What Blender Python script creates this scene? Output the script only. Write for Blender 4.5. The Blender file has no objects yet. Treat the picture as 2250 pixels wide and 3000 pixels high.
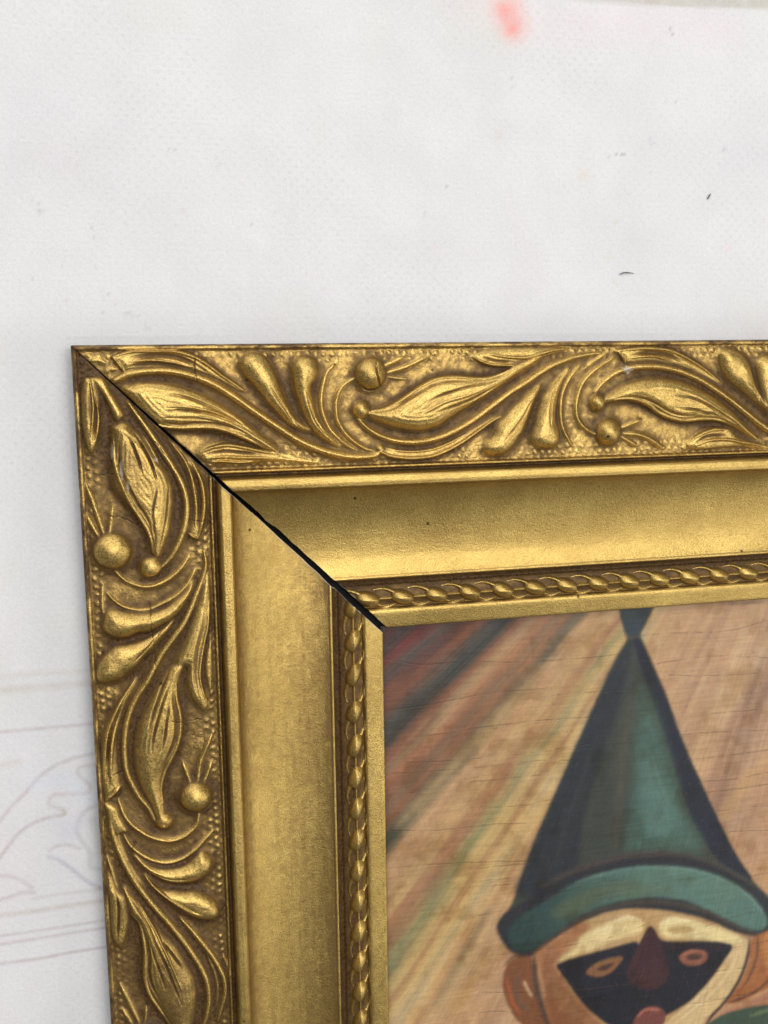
# Gilded picture frame corner with a painted wooden panel, lying on a printed vinyl sheet.
import bpy, math
import numpy as np
from mathutils import Matrix, Vector
sc = bpy.context.scene
MM = 0.001
# ------------------------------------------------------------------ camera
cam = bpy.data.cameras.new('camera'); camo = bpy.data.objects.new('camera', cam)
sc.collection.objects.link(camo); sc.camera = camo
cam.sensor_fit = 'HORIZONTAL'; cam.sensor_width = 36.0; cam.lens = 36.0*2860/2250
cam.clip_start = 0.01; cam.clip_end = 20
camo.matrix_world = Matrix(((0.97279397, 0.04723138, -0.22680627, 20.157*MM),
                            (-0.01459202, 0.98954538, 0.14348177, -7.866*MM),
                            (0.23121194, -0.13626864, 0.96331298, 288.41*MM), (0, 0, 0, 1)))
# ------------------------------------------------------------------ light
world = bpy.data.worlds.new('World'); sc.world = world; world.use_nodes = True
wn = world.node_tree.nodes; bg = wn['Background']
bg.inputs['Color'].default_value = (0.95, 0.97, 1.0, 1); bg.inputs['Strength'].default_value = 0.18
def area(name, loc, target, size, size_y, power, col):
    l = bpy.data.lights.new(name, 'AREA'); l.shape = 'RECTANGLE'; l.size = size; l.size_y = size_y
    l.energy = power; l.color = col
    o = bpy.data.objects.new(name, l); sc.collection.objects.link(o)
    o.location = loc; d = Vector(target)-Vector(loc)
    o.rotation_euler = d.to_track_quat('-Z', 'Y').to_euler()
    return o
# a pale ceiling overhead, a broad window beyond the top of the frame and a smaller one to the right
area('ceiling_light', (0.32, 0.24, 1.7), (0.08, -0.08, 0), 0.9, 0.8, 22, (1.0, 0.985, 0.96))
area('window_light', (-0.4, 1.6, 1.0), (0.08, -0.05, 0), 2.6, 1.0, 25, (0.99, 0.99, 1.0))
area('side_window_light', (1.5, -0.6, 0.95), (0.08, -0.08, 0), 0.9, 0.7, 8, (1.0, 0.985, 0.95))
sc.view_settings.view_transform = 'Standard'; sc.view_settings.look = 'None'
sc.view_settings.exposure = 0.0; sc.view_settings.gamma = 1.0
sc.render.engine = 'CYCLES'

# ------------------------------------------------------------------ traced shapes, in millimetres
ORNAMENT=[
('T','P','leaf',[(10.48,3.03),(15.0,1.75),(20.27,1.23),(26.31,1.47),(31.6,2.87),(35.36,5.04),(39.13,8.01),(42.57,10.41),(45.44,12.75),(43.66,12.79),(39.81,10.76),(35.99,8.74),(31.42,7.12),(25.34,6.07),(19.29,5.99),(13.99,7.06),(13.44,6.87),(11.86,4.94)],1.69,1.3,(0.35,0.35)),
('T','a','',[(10.47,3.22),(14.99,1.94),(20.26,1.45),(26.3,1.74),(31.59,3.18),(35.35,5.31),(39.12,8.28),(42.56,10.69),(45.32,12.75)],0.68,0.8,(0.2,0.2)),
('T','a','',[(10.65,3.22),(12.04,5.13),(13.53,7.17)],0.59,0.6,(0.2,0.2)),
('T','v','',[(14.16,3.64),(18.68,3.12),(25.47,3.19),(30.75,4.79),(35.27,7.37)],0.84,0.55,(0.1,0.1)),
('T','v','',[(14.8,5.82),(20.09,5.04),(25.37,5.42),(31.06,6.65)],0.68,0.5,(0.1,0.1)),
('T','a','',[(14.86,4.6),(20.13,4.2),(25.4,4.73),(31.07,6.26)],0.38,0.3,(0.2,0.2)),
('T','S','scroll',[(10.88,9.5),(14.7,7.84),(19.99,7.15),(25.29,7.23),(30.98,8.47),(36.69,10.71),(42.42,14.35),(47.82,18.42),(53.3,22.35),(58.46,25.92),(61.67,27.84),(67.79,30.49),(74.0,32.05),(79.04,32.39),(82.44,32.01),(83.95,30.61)],1.14,1.7,(0.8,0.6)),
('T','P','bud',[(13.17,12.03),(15.68,10.54),(19.1,10.02),(22.87,10.27),(27.4,11.32),(31.95,12.96),(36.51,15.21),(41.1,18.26),(44.95,21.13),(48.82,24.43),(53.12,28.18),(53.87,30.23),(51.07,29.32),(46.34,26.96),(41.64,25.02),(36.19,23.48),(30.74,23.2),(25.36,22.78),(21.56,22.09),(19.37,20.08),(16.52,16.52)],4.01,2.9,(0.35,0.35)),
('T','a','',[(19.35,20.47),(23.08,22.32),(27.66,22.84),(32.32,22.78),(37.38,23.11),(42.05,24.64),(46.74,26.98),(51.07,29.32)],0.72,0.6,(0.2,0.2)),
('T','v','',[(21.62,20.72),(26.95,21.53),(32.37,21.4),(37.82,21.82),(42.5,23.26),(46.79,25.38)],0.63,0.45,(0.1,0.1)),
('T','v','',[(21.97,13.35),(27.29,13.84),(32.62,15.52),(38.35,18.2),(43.35,21.49),(47.6,25.0)],0.55,0.45,(0.1,0.1)),
('T','v','',[(24.05,17.86),(28.65,17.89),(34.82,18.7),(40.22,20.62),(46.05,23.75)],0.51,0.4,(0.1,0.1)),
('T','a','',[(24.1,16.69),(28.7,16.8),(34.85,17.92),(40.25,19.9),(46.07,23.16)],0.42,0.3,(0.2,0.2)),
('T','v','',[(22.43,19.77),(27.79,19.9),(33.97,20.46),(40.17,22.0),(45.23,24.33)],0.42,0.35,(0.1,0.1)),
('T','P','leaf',[(31.63,29.88),(33.66,27.96),(36.84,26.87),(40.78,26.79),(45.12,27.73),(49.46,29.27),(53.86,30.63),(58.29,32.0),(65.64,33.61),(55.82,32.93),(50.96,32.76),(45.33,32.96),(39.76,33.04),(35.04,32.67),(32.75,31.11)],1.69,1.2,(0.35,0.35)),
('T','a','',[(32.82,29.52),(36.0,28.23),(39.96,27.68),(43.9,28.29),(48.66,29.45),(53.86,30.63)],0.59,0.6,(0.2,0.2)),
('T','a','',[(34.31,31.24),(39.05,30.93),(43.8,31.29),(48.99,31.59),(53.82,31.92)],0.51,0.5,(0.2,0.2)),
('T','a','',[(35.45,32.32),(39.0,32.21),(42.95,32.67),(47.35,32.67)],0.42,0.5,(0.2,0.2)),
('T','v','',[(34.36,30.17),(39.11,29.41),(43.85,29.89),(49.02,30.67)],0.51,0.4,(0.1,0.1)),
('T','S','tendril',[(53.46,30.29),(58.3,31.67),(62.32,32.87),(66.47,33.6)],0.38,0.6,(0.35,0.35)),
('T','P','petal',[(44.67,6.53),(45.36,3.8),(47.37,2.65),(49.92,3.06),(52.25,4.86),(53.76,7.44),(54.87,10.62),(55.98,13.82),(57.49,17.45),(59.42,20.71),(63.41,24.24),(58.54,23.1),(55.38,20.2),(52.27,16.93),(49.59,13.3),(46.92,10.09)],3.38,3.0,(0.35,0.35)),
('T','v','',[(52.04,11.37),(54.33,14.98),(56.26,17.82),(58.59,21.49),(60.97,23.57)],0.42,0.4,(0.1,0.1)),
('T','P','petal',[(58.94,9.5),(58.83,6.32),(60.3,4.16),(62.74,3.6),(65.15,4.62),(66.11,7.22),(65.42,10.0),(64.23,11.98),(64.29,14.39),(64.83,17.61),(65.57,20.46),(67.15,23.33),(69.97,26.67),(71.79,28.86),(69.11,27.87),(65.86,25.74),(63.45,23.23),(61.9,19.96),(60.39,15.91),(59.46,12.69)],3.38,3.0,(0.35,0.35)),
('T','v','',[(62.86,14.76),(63.78,18.4),(65.33,22.07),(67.92,25.8)],0.42,0.4,(0.1,0.1)),
('T','S','tendril',[(57.81,21.07),(59.79,22.93),(62.2,24.21)],0.46,0.7,(0.35,0.35)),
('T','S','tendril',[(70.76,6.16),(68.83,8.05),(67.64,11.24),(66.94,14.84),(67.06,18.47),(68.01,21.73),(69.6,24.62),(72.04,27.14),(74.5,29.07),(76.99,30.51)],0.72,1.3,(0.7,0.2)),
('T','S','tendril',[(76.75,9.9),(74.03,11.35),(72.12,13.53),(71.23,16.54),(71.16,19.78),(71.92,22.65),(73.74,25.56),(76.2,27.89),(79.11,29.83),(82.05,30.84)],0.59,1.2,(0.6,0.5)),
('T','K','berry',[(81.24,8.72)],4.64,4.0,(0.35,0.35)),
('T','v','',[(82.97,5.43),(82.51,7.85),(83.31,10.7),(84.45,12.75)],0.38,0.8,(0.1,0.1)),
('T','v','',[(78.17,12.03),(80.24,13.28),(83.18,13.34)],0.38,0.4,(0.1,0.1)),
('T','S','stamen',[(84.96,6.75),(88.36,5.29),(91.68,3.83)],0.68,1.1,(0.8,0.2)),
('T','S','stamen',[(86.63,8.39),(91.3,7.08),(95.59,5.26),(99.68,3.51)],0.63,1.1,(0.8,0.2)),
('T','S','stamen',[(86.19,9.65),(89.57,10.15),(92.2,10.35)],0.38,0.7,(0.8,0.2)),
('T','K','bud_tip',[(78.46,18.94)],2.53,2.7,(0.35,0.35)),
('T','P','bud',[(80.47,19.4),(84.79,18.68),(88.63,16.92),(92.5,14.54),(96.38,12.14),(100.71,10.16),(105.05,9.61),(109.86,9.89),(114.7,10.38),(119.14,10.04),(122.7,8.42),(124.71,6.98),(128.93,5.36),(133.49,3.95),(130.79,6.43),(128.09,8.08),(124.5,10.12),(119.59,13.39),(114.7,16.23),(109.83,19.05),(104.99,21.86),(100.61,24.25),(95.4,25.15),(90.24,24.59),(85.14,23.0),(80.95,20.84)],4.22,3.2,(0.35,0.35)),
('T','a','',[(80.77,19.2),(84.79,18.68),(88.63,17.0),(92.5,14.62),(96.38,12.23),(100.71,10.41),(105.92,9.91),(111.17,10.33),(116.47,10.29),(120.92,9.14),(124.49,7.4)],0.59,0.55,(0.2,0.2)),
('T','v','',[(84.35,19.69),(88.61,18.15),(92.48,15.98),(96.37,13.79),(100.7,11.81),(105.91,11.15),(111.17,11.37)],0.55,0.4,(0.1,0.1)),
('T','v','',[(97.19,17.52),(100.67,15.52),(105.03,14.16),(109.85,12.88),(115.59,11.86),(119.59,10.96)],0.51,0.45,(0.1,0.1)),
('T','v','',[(99.33,20.26),(104.13,18.84),(109.84,17.04),(114.7,14.89),(119.14,12.63)],0.55,0.5,(0.1,0.1)),
('T','a','',[(95.44,20.79),(99.78,18.4),(104.14,16.76),(109.84,15.29),(115.14,13.39)],0.51,0.3,(0.2,0.2)),
('T','S','scroll',[(77.5,21.49),(79.64,23.68),(82.56,25.81),(86.78,27.59),(91.91,28.5),(97.1,28.41),(102.33,27.23),(107.61,25.07),(112.92,22.06),(118.26,18.4),(123.63,14.73),(128.98,11.66),(132.63,9.32),(137.17,6.93),(142.66,5.1),(147.27,4.18),(152.15,3.63)],0.93,1.6,(0.5,0.4)),
('T','P','leaf',[(84.18,30.41),(87.6,30.32),(92.75,30.9),(97.95,30.65),(103.2,29.14),(108.49,26.99),(112.92,24.59),(117.38,22.59),(120.73,21.62),(116.93,24.06),(112.92,26.7),(108.48,29.43),(103.62,31.81),(98.8,33.33),(93.15,33.72),(87.56,33.02),(84.37,31.87)],1.27,1.0,(0.35,0.35)),
('T','a','',[(84.17,31.32),(87.57,32.6),(93.15,33.3),(98.8,32.99),(103.62,31.47),(108.48,29.1),(112.92,26.27),(116.93,23.77),(120.51,21.83)],0.72,0.8,(0.7,0.2)),
('T','a','',[(85.04,29.82),(89.3,30.91),(94.47,31.25),(99.69,30.71),(104.96,28.9),(109.81,26.61)],0.42,0.4,(0.2,0.2)),
('T','K','knot',[(83.85,30.19)],1.27,1.5,(0.35,0.35)),
('T','P','petal',[(115.15,31.43),(115.82,29.32),(118.05,27.27),(119.62,23.92),(122.75,20.62),(126.35,17.31),(130.86,14.02),(133.12,13.21),(130.89,17.83),(129.06,22.89),(127.31,26.69),(125.51,29.2),(123.7,31.28),(121.44,32.83),(118.74,33.17),(116.49,32.66)],3.59,2.9,(0.35,0.35)),
('T','v','',[(120.98,29.06),(124.58,24.91),(127.28,21.57),(129.97,16.97)],0.42,0.4,(0.1,0.1)),
('T','S','tendril',[(133.17,13.21),(131.28,16.14),(129.26,19.07),(127.69,22.43)],0.55,1.0,(0.3,0.5)),
('T','P','petal',[(130.01,28.48),(130.9,25.08),(131.79,21.68),(132.9,18.3),(134.02,15.77),(136.73,12.85),(139.46,10.35),(142.19,8.27),(139.94,12.06),(138.7,15.87),(137.96,20.12),(138.0,23.55),(139.11,27.03),(138.68,30.04),(136.48,31.61),(133.25,31.29),(130.94,30.22)],3.59,2.9,(0.35,0.35)),
('T','v','',[(138.11,12.45),(136.31,16.25),(135.53,20.49),(135.72,25.21)],0.42,0.4,(0.1,0.1)),
('T','S','tendril',[(145.97,7.13),(143.14,9.98),(140.88,13.35),(139.77,16.74),(139.49,20.59),(139.87,24.46),(141.07,27.51),(142.49,29.72),(143.64,31.41)],0.59,1.2,(0.3,0.5)),
('T','S','tendril',[(156.83,5.13),(152.87,7.14),(149.18,9.65),(146.43,12.6),(145.09,16.0),(144.44,19.41),(144.96,22.87),(146.87,25.51),(150.67,28.01)],0.63,1.3,(0.4,0.6)),
('T','S','tendril',[(154.67,3.32),(151.9,4.99),(149.12,6.66),(147.29,8.34)],0.51,0.8,(0.4,0.3)),
('T','K','berry',[(155.02,27.4)],4.09,3.9,(0.35,0.35)),
('T','K','bud_tip',[(151.44,18.49)],2.45,2.7,(0.35,0.35)),
('T','S','stamen',[(159.9,26.09),(163.22,24.87),(166.33,23.94)],0.72,1.1,(0.8,0.3)),
('T','S','stamen',[(160.42,28.08),(164.75,28.42),(169.15,30.01),(173.52,32.81)],0.72,1.2,(0.7,0.5)),
('T','S','stamen',[(159.72,29.02),(162.4,30.55),(165.08,31.96)],0.55,0.9,(0.8,0.2)),
('T','S','scroll',[(150.59,15.33),(152.98,12.71),(156.69,9.98),(161.39,8.32),(166.15,7.83),(171.93,8.03),(177.79,9.2),(183.24,11.12),(188.27,13.67),(194.4,17.33),(201.16,22.04),(206.43,25.88),(211.73,29.11),(219.74,33.02),(227.77,35.12)],1.1,1.7,(0.4,0.6)),
('T','P','leaf',[(157.02,3.0),(161.25,2.31),(167.44,2.07),(173.7,2.55),(178.1,3.89),(183.07,6.35),(188.11,9.35),(192.97,12.87),(190.74,13.14),(185.69,10.85),(179.71,8.44),(173.35,7.05),(167.08,6.54),(161.36,6.73),(160.4,6.37),(158.93,4.21)],1.6,1.2,(0.35,0.35)),
('T','a','',[(157.26,3.13),(161.26,2.61),(167.44,2.32),(173.71,2.81),(178.11,4.16),(183.08,6.61),(188.12,9.61),(192.72,12.73)],0.68,0.8,(0.2,0.2)),
('T','a','',[(157.73,3.13),(159.18,4.64),(160.41,6.59)],0.55,0.6,(0.2,0.2)),
('T','v','',[(162.24,4.03),(168.92,3.67),(174.73,4.6),(179.66,6.83)],0.72,0.5,(0.1,0.1)),
('T','a','',[(162.74,5.11),(168.95,4.75),(175.75,6.21)],0.42,0.4,(0.2,0.2)),
('T','P','bud',[(153.78,17.68),(156.81,15.36),(161.5,12.86),(167.21,11.56),(173.48,11.54),(179.86,12.73),(185.84,15.04),(190.91,17.8),(196.08,21.48),(200.28,25.17),(202.94,27.95),(206.68,31.24),(201.45,28.82),(197.31,26.89),(195.25,25.94),(190.18,24.69),(183.7,24.52),(178.77,24.61),(174.31,23.17),(170.36,20.88),(166.44,18.95),(161.62,17.84),(156.87,18.39)],4.22,3.3,(0.35,0.35)),
('T','a','',[(154.27,18.42),(158.75,17.57),(163.54,17.97),(167.9,19.59),(171.35,21.87),(175.31,23.73),(180.25,24.74),(186.18,24.45),(191.68,24.81),(196.79,26.52)],0.68,0.6,(0.2,0.2)),
('T','v','',[(161.59,16.67),(166.4,17.51),(170.31,19.12),(174.26,21.41),(178.71,22.84),(185.14,23.09)],0.55,0.4,(0.1,0.1)),
('T','v','',[(176.06,16.39),(181.98,17.61),(187.51,19.94),(193.13,23.2),(198.8,26.26)],0.51,0.45,(0.1,0.1)),
('T','v','',[(176.68,20.58),(182.1,21.06),(187.1,22.38),(191.63,23.38)],0.51,0.4,(0.1,0.1)),
('T','P','leaf',[(181.49,32.48),(183.39,29.86),(186.79,27.5),(191.26,26.73),(196.31,27.32),(198.94,29.65),(203.62,31.6),(209.81,33.25),(215.13,34.71),(206.81,34.07),(199.1,33.36),(191.52,33.57),(185.52,33.83)],1.69,1.2,(0.35,0.35)),
('T','a','',[(182.93,30.96),(186.34,28.83),(190.79,27.61),(195.83,27.84)],0.59,0.6,(0.2,0.2)),
('T','a','',[(184.47,32.45),(189.41,30.94),(195.45,30.9),(201.59,32.08),(209.82,33.39)],0.55,0.6,(0.2,0.2)),
('T','v','',[(184.44,31.55),(188.86,29.58),(195.39,29.45)],0.51,0.4,(0.1,0.1)),
('T','P','petal',[(192.13,4.12),(194.32,2.83),(197.33,3.3),(200.42,5.09),(202.83,8.22),(204.26,11.81),(205.95,15.41),(209.18,19.98),(211.47,23.65),(207.22,20.83),(203.01,18.05),(198.82,14.83),(195.19,12.11),(192.8,8.53)],3.38,3.0,(0.35,0.35)),
('T','v','',[(200.77,13.09),(203.91,15.38),(206.65,19.47)],0.42,0.4,(0.1,0.1)),
('T','P','petal',[(205.07,9.59),(205.54,6.48),(208.27,4.96),(211.62,5.66),(213.29,8.36),(213.24,12.4),(212.66,16.44),(215.1,23.74),(219.03,29.32),(221.77,31.7),(216.98,30.18),(211.56,25.47),(208.25,20.86),(206.5,16.32)],3.38,3.0,(0.35,0.35)),
('T','P','leaf',[(111.4,4.33),(115.14,2.84),(120.9,2.15),(126.26,1.87),(133.02,1.93),(142.38,2.01),(137.59,3.57),(130.79,5.59),(126.28,6.71),(123.59,7.26),(118.24,6.9),(114.26,5.81)],1.6,1.1,(0.35,0.35)),
('T','a','',[(112.06,4.34),(114.7,5.82),(118.24,6.77),(124.49,7.02)],0.55,0.7,(0.2,0.2)),
('T','a','',[(116.47,3.35),(120.9,4.31),(125.37,4.69),(128.93,4.65),(133.44,3.53),(137.99,2.52),(142.11,2.26)],0.51,0.5,(0.2,0.2)),
('T','v','',[(114.26,4.16),(118.68,5.45),(124.48,5.94)],0.46,0.4,(0.1,0.1)),
('T','S','tendril',[(4.88,4.29),(6.74,3.93),(8.72,4.71)],0.76,0.8,(0.35,0.35)),
('T','S','tendril',[(8.4,7.36),(9.93,6.44),(11.78,6.46)],0.68,0.7,(0.35,0.35)),
('L','P','leaf',[(8.61,3.17),(12.39,2.04),(16.95,1.78),(21.93,1.87),(26.19,2.55),(28.85,3.52),(27.42,4.9),(23.98,6.2),(20.15,6.89),(16.3,6.88),(13.63,7.13),(10.56,6.38),(8.64,5.01)],1.69,1.8,(0.35,0.35)),
('L','a','',[(9.2,4.61),(12.44,4.91),(16.26,5.07),(20.09,4.67),(23.92,3.98)],0.38,0.5,(0.2,0.2)),
('L','a','',[(15.52,6.03),(19.36,6.34),(23.2,5.76),(26.26,4.96)],0.42,0.4,(0.2,0.2)),
('L','v','',[(13.6,5.66),(17.81,5.68),(22.02,5.19),(26.24,4.22)],0.42,0.4,(0.1,0.1)),
('L','P','stem',[(8.64,4.64),(8.88,8.13),(12.54,9.98),(16.42,12.01),(18.76,12.94),(20.46,11.43),(19.84,10.15),(17.51,9.34),(14.41,8.02),(11.71,6.31)],1.35,1.7,(0.35,0.35)),
('L','P','bud',[(21.71,9.76),(20.66,11.69),(20.98,13.55),(22.7,15.35),(24.43,17.43),(26.71,19.22),(29.29,20.73),(31.86,21.98),(34.18,23.52),(37.05,24.5),(40.49,24.9),(43.91,24.74),(47.32,24.04),(50.46,23.62),(53.29,22.66),(55.83,21.43),(58.09,20.49),(58.31,19.37),(56.8,18.33),(54.47,17.89),(51.56,17.2),(48.34,15.71),(45.1,13.69),(42.17,11.66),(39.28,9.91),(36.15,9.0),(33.06,8.76),(29.17,8.97),(25.85,9.28),(23.08,9.47)],5.12,3.2,(0.35,0.35)),
('L','a','',[(24.2,9.63),(29.75,9.55),(33.67,10.15),(37.65,11.35),(42.81,13.26),(46.32,15.26),(50.13,17.27),(53.63,18.21),(56.82,18.61)],0.72,0.55,(0.2,0.2)),
('L','v','',[(25.9,11.15),(30.35,11.05),(34.29,11.66),(38.57,13.2),(43.2,15.42),(46.71,17.44),(50.49,18.63)],0.66,0.45,(0.1,0.1)),
('L','v','',[(24.32,13.92),(28.27,15.34),(31.66,16.26),(34.64,16.98)],0.45,0.5,(0.1,0.1)),
('L','v','',[(23.81,15.56),(28.35,17.91),(32.34,19.55),(36.76,20.66)],0.45,0.55,(0.1,0.1)),
('L','a','',[(23.87,17.45),(27.28,19.46),(31.84,21.43)],0.66,0.5,(0.2,0.2)),
('L','v','',[(38.04,20.87),(45.08,19.16),(49.37,19.24),(54.56,19.55)],0.39,0.35,(0.1,0.1)),
('L','v','',[(38.17,23.89),(45.26,23.02),(50.95,21.93),(55.78,20.6)],0.42,0.3,(0.1,0.1)),
('L','K','bud_tip',[(60.98,18.0)],3.16,2.6,(0.35,0.35)),
('L','K','berry',[(55.77,7.91)],5.36,3.9,(0.35,0.35)),
('L','S','stamen',[(36.98,1.87),(41.52,3.35),(46.37,4.69),(51.53,6.03)],0.78,1.1,(0.2,0.9)),
('L','S','stamen',[(44.79,1.3),(48.54,2.96),(52.62,5.02)],0.72,1.0,(0.2,0.9)),
('L','S','stamen',[(43.45,8.67),(47.38,8.0),(51.32,7.34)],0.66,1.0,(0.2,0.9)),
('L','S','scroll',[(15.76,14.35),(21.95,18.36),(27.35,21.64),(32.53,24.7),(37.73,27.24),(42.64,28.36),(46.95,28.23),(51.23,27.21),(55.47,25.35),(58.83,23.24),(61.03,21.19)],1.09,1.6,(0.5,0.4)),
('L','P','leaf',[(25.18,23.93),(29.85,28.97),(32.79,31.9),(37.15,33.96),(42.92,34.58),(48.66,33.64),(54.06,31.31),(52.01,28.44),(47.02,29.63),(41.26,29.59),(35.5,28.45),(30.33,26.45)],2.11,1.2,(0.35,0.35)),
('L','a','',[(26.9,25.23),(30.95,28.09),(35.56,29.83),(39.87,30.55),(44.19,30.87),(49.95,30.49)],0.54,0.5,(0.2,0.2)),
('L','a','',[(32.17,30.53),(37.09,32.56),(41.42,33.23),(45.74,33.11),(50.04,32.18),(53.61,31.1)],0.72,0.7,(0.2,0.2)),
('L','a','',[(52.1,28.52),(52.86,29.67),(53.61,31.1)],0.54,0.6,(0.2,0.2)),
('L','v','',[(32.71,29.68),(37.04,31.31),(41.37,31.97),(45.68,31.93),(50.56,31.17)],0.6,0.5,(0.1,0.1)),
('L','P','leaf',[(18.9,18.86),(22.11,22.32),(24.57,26.05),(28.23,29.76),(32.67,31.91),(37.12,33.29),(40.74,33.54),(38.66,31.66),(34.59,29.88),(29.73,27.36),(25.28,23.71),(22.06,20.42)],0.93,0.8,(0.35,0.35)),
('L','S','tendril',[(65.16,12.13),(66.28,15.39),(66.13,19.0),(64.62,22.7),(61.9,25.91),(58.28,28.73)],0.6,1.3,(0.5,0.3)),
('L','v','',[(63.84,12.75),(64.9,15.73),(64.52,18.8),(62.24,21.97),(58.91,24.64)],1.39,0.8,(0.1,0.1)),
('L','S','tendril',[(60.78,7.7),(62.91,9.5),(64.45,11.07),(65.19,12.54)],0.45,0.9,(0.35,0.35)),
('L','S','tendril',[(64.83,4.88),(67.53,4.56),(70.25,4.36),(73.62,4.52)],0.47,0.9,(0.2,0.5)),
('L','S','tendril',[(67.79,6.06),(69.89,7.82),(71.74,10.31),(72.75,13.74),(72.7,17.25),(71.52,20.23),(70.32,22.94),(68.35,25.68),(66.02,27.86),(63.35,29.46),(62.16,30.1)],0.6,1.3,(0.5,0.4)),
('L','P','petal',[(74.55,4.7),(72.78,5.65),(72.17,7.7),(72.85,10.84),(73.39,14.0),(73.2,17.81),(72.38,21.37),(70.42,24.41),(68.45,27.16),(65.79,29.06),(68.24,28.66),(73.02,26.07),(76.21,22.97),(77.85,19.94),(79.17,16.94),(79.51,13.41),(80.41,11.03),(80.51,8.42),(79.54,5.87),(77.57,4.25)],3.8,3.4,(0.35,0.35)),
('L','P','petal',[(90.93,1.65),(87.88,2.25),(85.82,3.51),(84.12,5.34),(82.46,7.74),(82.1,10.95),(81.46,14.48),(79.85,17.79),(78.2,20.51),(76.25,23.56),(80.11,21.02),(83.6,17.9),(86.46,14.83),(88.8,12.95),(90.78,10.51),(92.41,7.8),(92.9,4.58),(92.56,2.57)],3.8,3.2,(0.35,0.35)),
('L','v','',[(79.08,19.88),(82.0,17.39),(85.17,14.3),(87.46,11.85)],0.44,0.4,(0.1,0.1)),
('L','S','scroll',[(57.64,32.72),(61.41,32.96),(65.35,31.76),(69.87,29.78),(73.79,28.12),(77.98,25.86),(82.11,22.71),(86.23,19.55),(90.12,17.3),(94.0,15.05),(97.55,12.52),(101.15,10.57),(105.12,9.2),(109.8,8.37),(114.88,8.11),(119.4,8.47),(123.42,9.75),(127.53,11.64),(131.06,13.86),(135.19,15.48)],1.01,1.7,(0.3,0.5)),
('L','P','leaf',[(92.66,12.32),(94.83,10.31),(97.76,8.11),(101.29,5.59),(104.88,3.65),(108.22,2.31),(112.9,1.62),(117.62,1.21),(122.43,1.24),(125.72,1.95),(127.86,2.27),(127.02,3.35),(125.63,5.19),(123.73,6.92),(122.72,6.53),(116.59,6.25),(110.22,6.29),(104.0,7.49),(99.44,9.19),(95.56,11.44)],2.22,1.6,(0.35,0.35)),
('L','a','',[(92.94,12.01),(97.79,8.4),(102.57,5.81),(106.81,3.98),(111.47,3.15),(116.19,2.61),(120.95,2.35)],0.57,0.6,(0.2,0.2)),
('L','a','',[(104.86,6.57),(108.55,5.5),(113.23,4.67),(117.96,4.18),(122.13,4.2)],0.63,0.4,(0.2,0.2)),
('L','v','',[(98.78,8.93),(103.57,6.35),(107.83,4.66),(111.87,3.86),(116.92,3.45)],0.54,0.5,(0.1,0.1)),
('L','a','',[(127.63,2.29),(126.0,4.29),(123.76,6.62)],0.57,0.6,(0.2,0.2)),
('L','P','bud',[(90.82,21.72),(89.4,23.57),(89.58,25.66),(92.95,24.46),(96.06,23.73),(99.24,23.74),(102.47,24.2),(106.34,24.48),(110.17,24.16),(113.93,23.09),(116.98,21.45),(120.01,19.5),(122.83,18.62),(126.03,18.17),(130.31,18.42),(134.28,18.7),(135.53,18.19),(134.94,16.09),(130.16,14.51),(125.7,12.62),(121.34,11.35),(117.09,10.72),(112.62,10.95),(107.63,12.02),(103.35,13.71),(99.14,15.99),(94.95,18.56)],5.38,3.2,(0.35,0.35)),
('L','a','',[(94.75,23.34),(99.2,23.38),(103.09,24.05),(106.95,24.18),(111.38,23.45),(115.1,21.98),(118.77,20.01),(121.86,18.66),(125.67,17.88),(129.96,18.29)],0.7,0.6,(0.2,0.2)),
('L','v','',[(95.93,22.39),(99.74,22.37),(103.61,22.79),(107.13,22.79),(110.93,22.17),(114.63,20.65),(118.62,18.66)],0.63,0.45,(0.1,0.1)),
('L','v','',[(91.12,21.56),(95.96,19.25),(100.24,17.57),(104.54,16.03),(107.92,14.82)],0.51,0.5,(0.1,0.1)),
('L','v','',[(92.77,22.38),(97.94,20.06),(102.24,18.52),(107.8,16.77),(113.44,15.6)],0.44,0.5,(0.1,0.1)),
('L','v','',[(99.01,21.35),(105.27,20.23),(109.99,19.35),(113.75,18.43)],0.41,0.4,(0.1,0.1)),
('L','P','leaf',[(63.59,33.32),(67.03,33.84),(73.26,33.78),(78.54,33.17),(82.86,32.1),(87.19,31.02),(91.89,30.43),(96.05,30.66),(99.35,31.74),(102.25,31.84),(103.58,30.66),(101.28,28.47),(98.26,26.94),(94.7,26.25),(90.6,26.51),(90.79,25.01),(92.23,23.45),(92.74,22.08),(87.83,23.64),(83.6,25.62),(77.52,27.97),(71.45,30.31),(66.91,31.99)],3.16,1.9,(0.35,0.35)),
('L','a','',[(71.68,33.54),(78.52,32.9),(83.45,31.68),(88.73,30.56),(92.82,30.09),(96.67,30.48),(100.61,31.54)],0.57,0.5,(0.2,0.2)),
('L','v','',[(73.15,32.34),(79.33,31.19),(85.48,29.43),(91.73,28.57),(97.17,28.95),(100.79,30.01)],0.7,0.35,(0.1,0.1)),
('L','P','leaf',[(80.45,33.55),(84.17,32.8),(87.88,31.74),(91.98,31.43),(95.21,31.91),(98.48,32.78),(93.75,33.48),(87.41,33.73)],0.82,1.0,(0.35,0.35)),
('L','K','berry',[(129.08,27.32)],4.68,4.1,(0.35,0.35)),
('L','S','stamen',[(110.28,33.05),(114.77,30.97),(119.12,29.02),(124.9,28.04)],0.7,1.1,(0.2,0.8)),
('L','S','stamen',[(118.58,24.16),(121.95,25.17),(125.33,26.1)],0.7,1.0,(0.2,0.9)),
('L','S','stamen',[(119.0,32.4),(122.61,30.96),(126.04,29.44)],0.63,1.0,(0.2,0.9)),
('L','K','bud_tip',[(135.37,18.24)],2.59,2.6,(0.35,0.35)),
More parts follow.
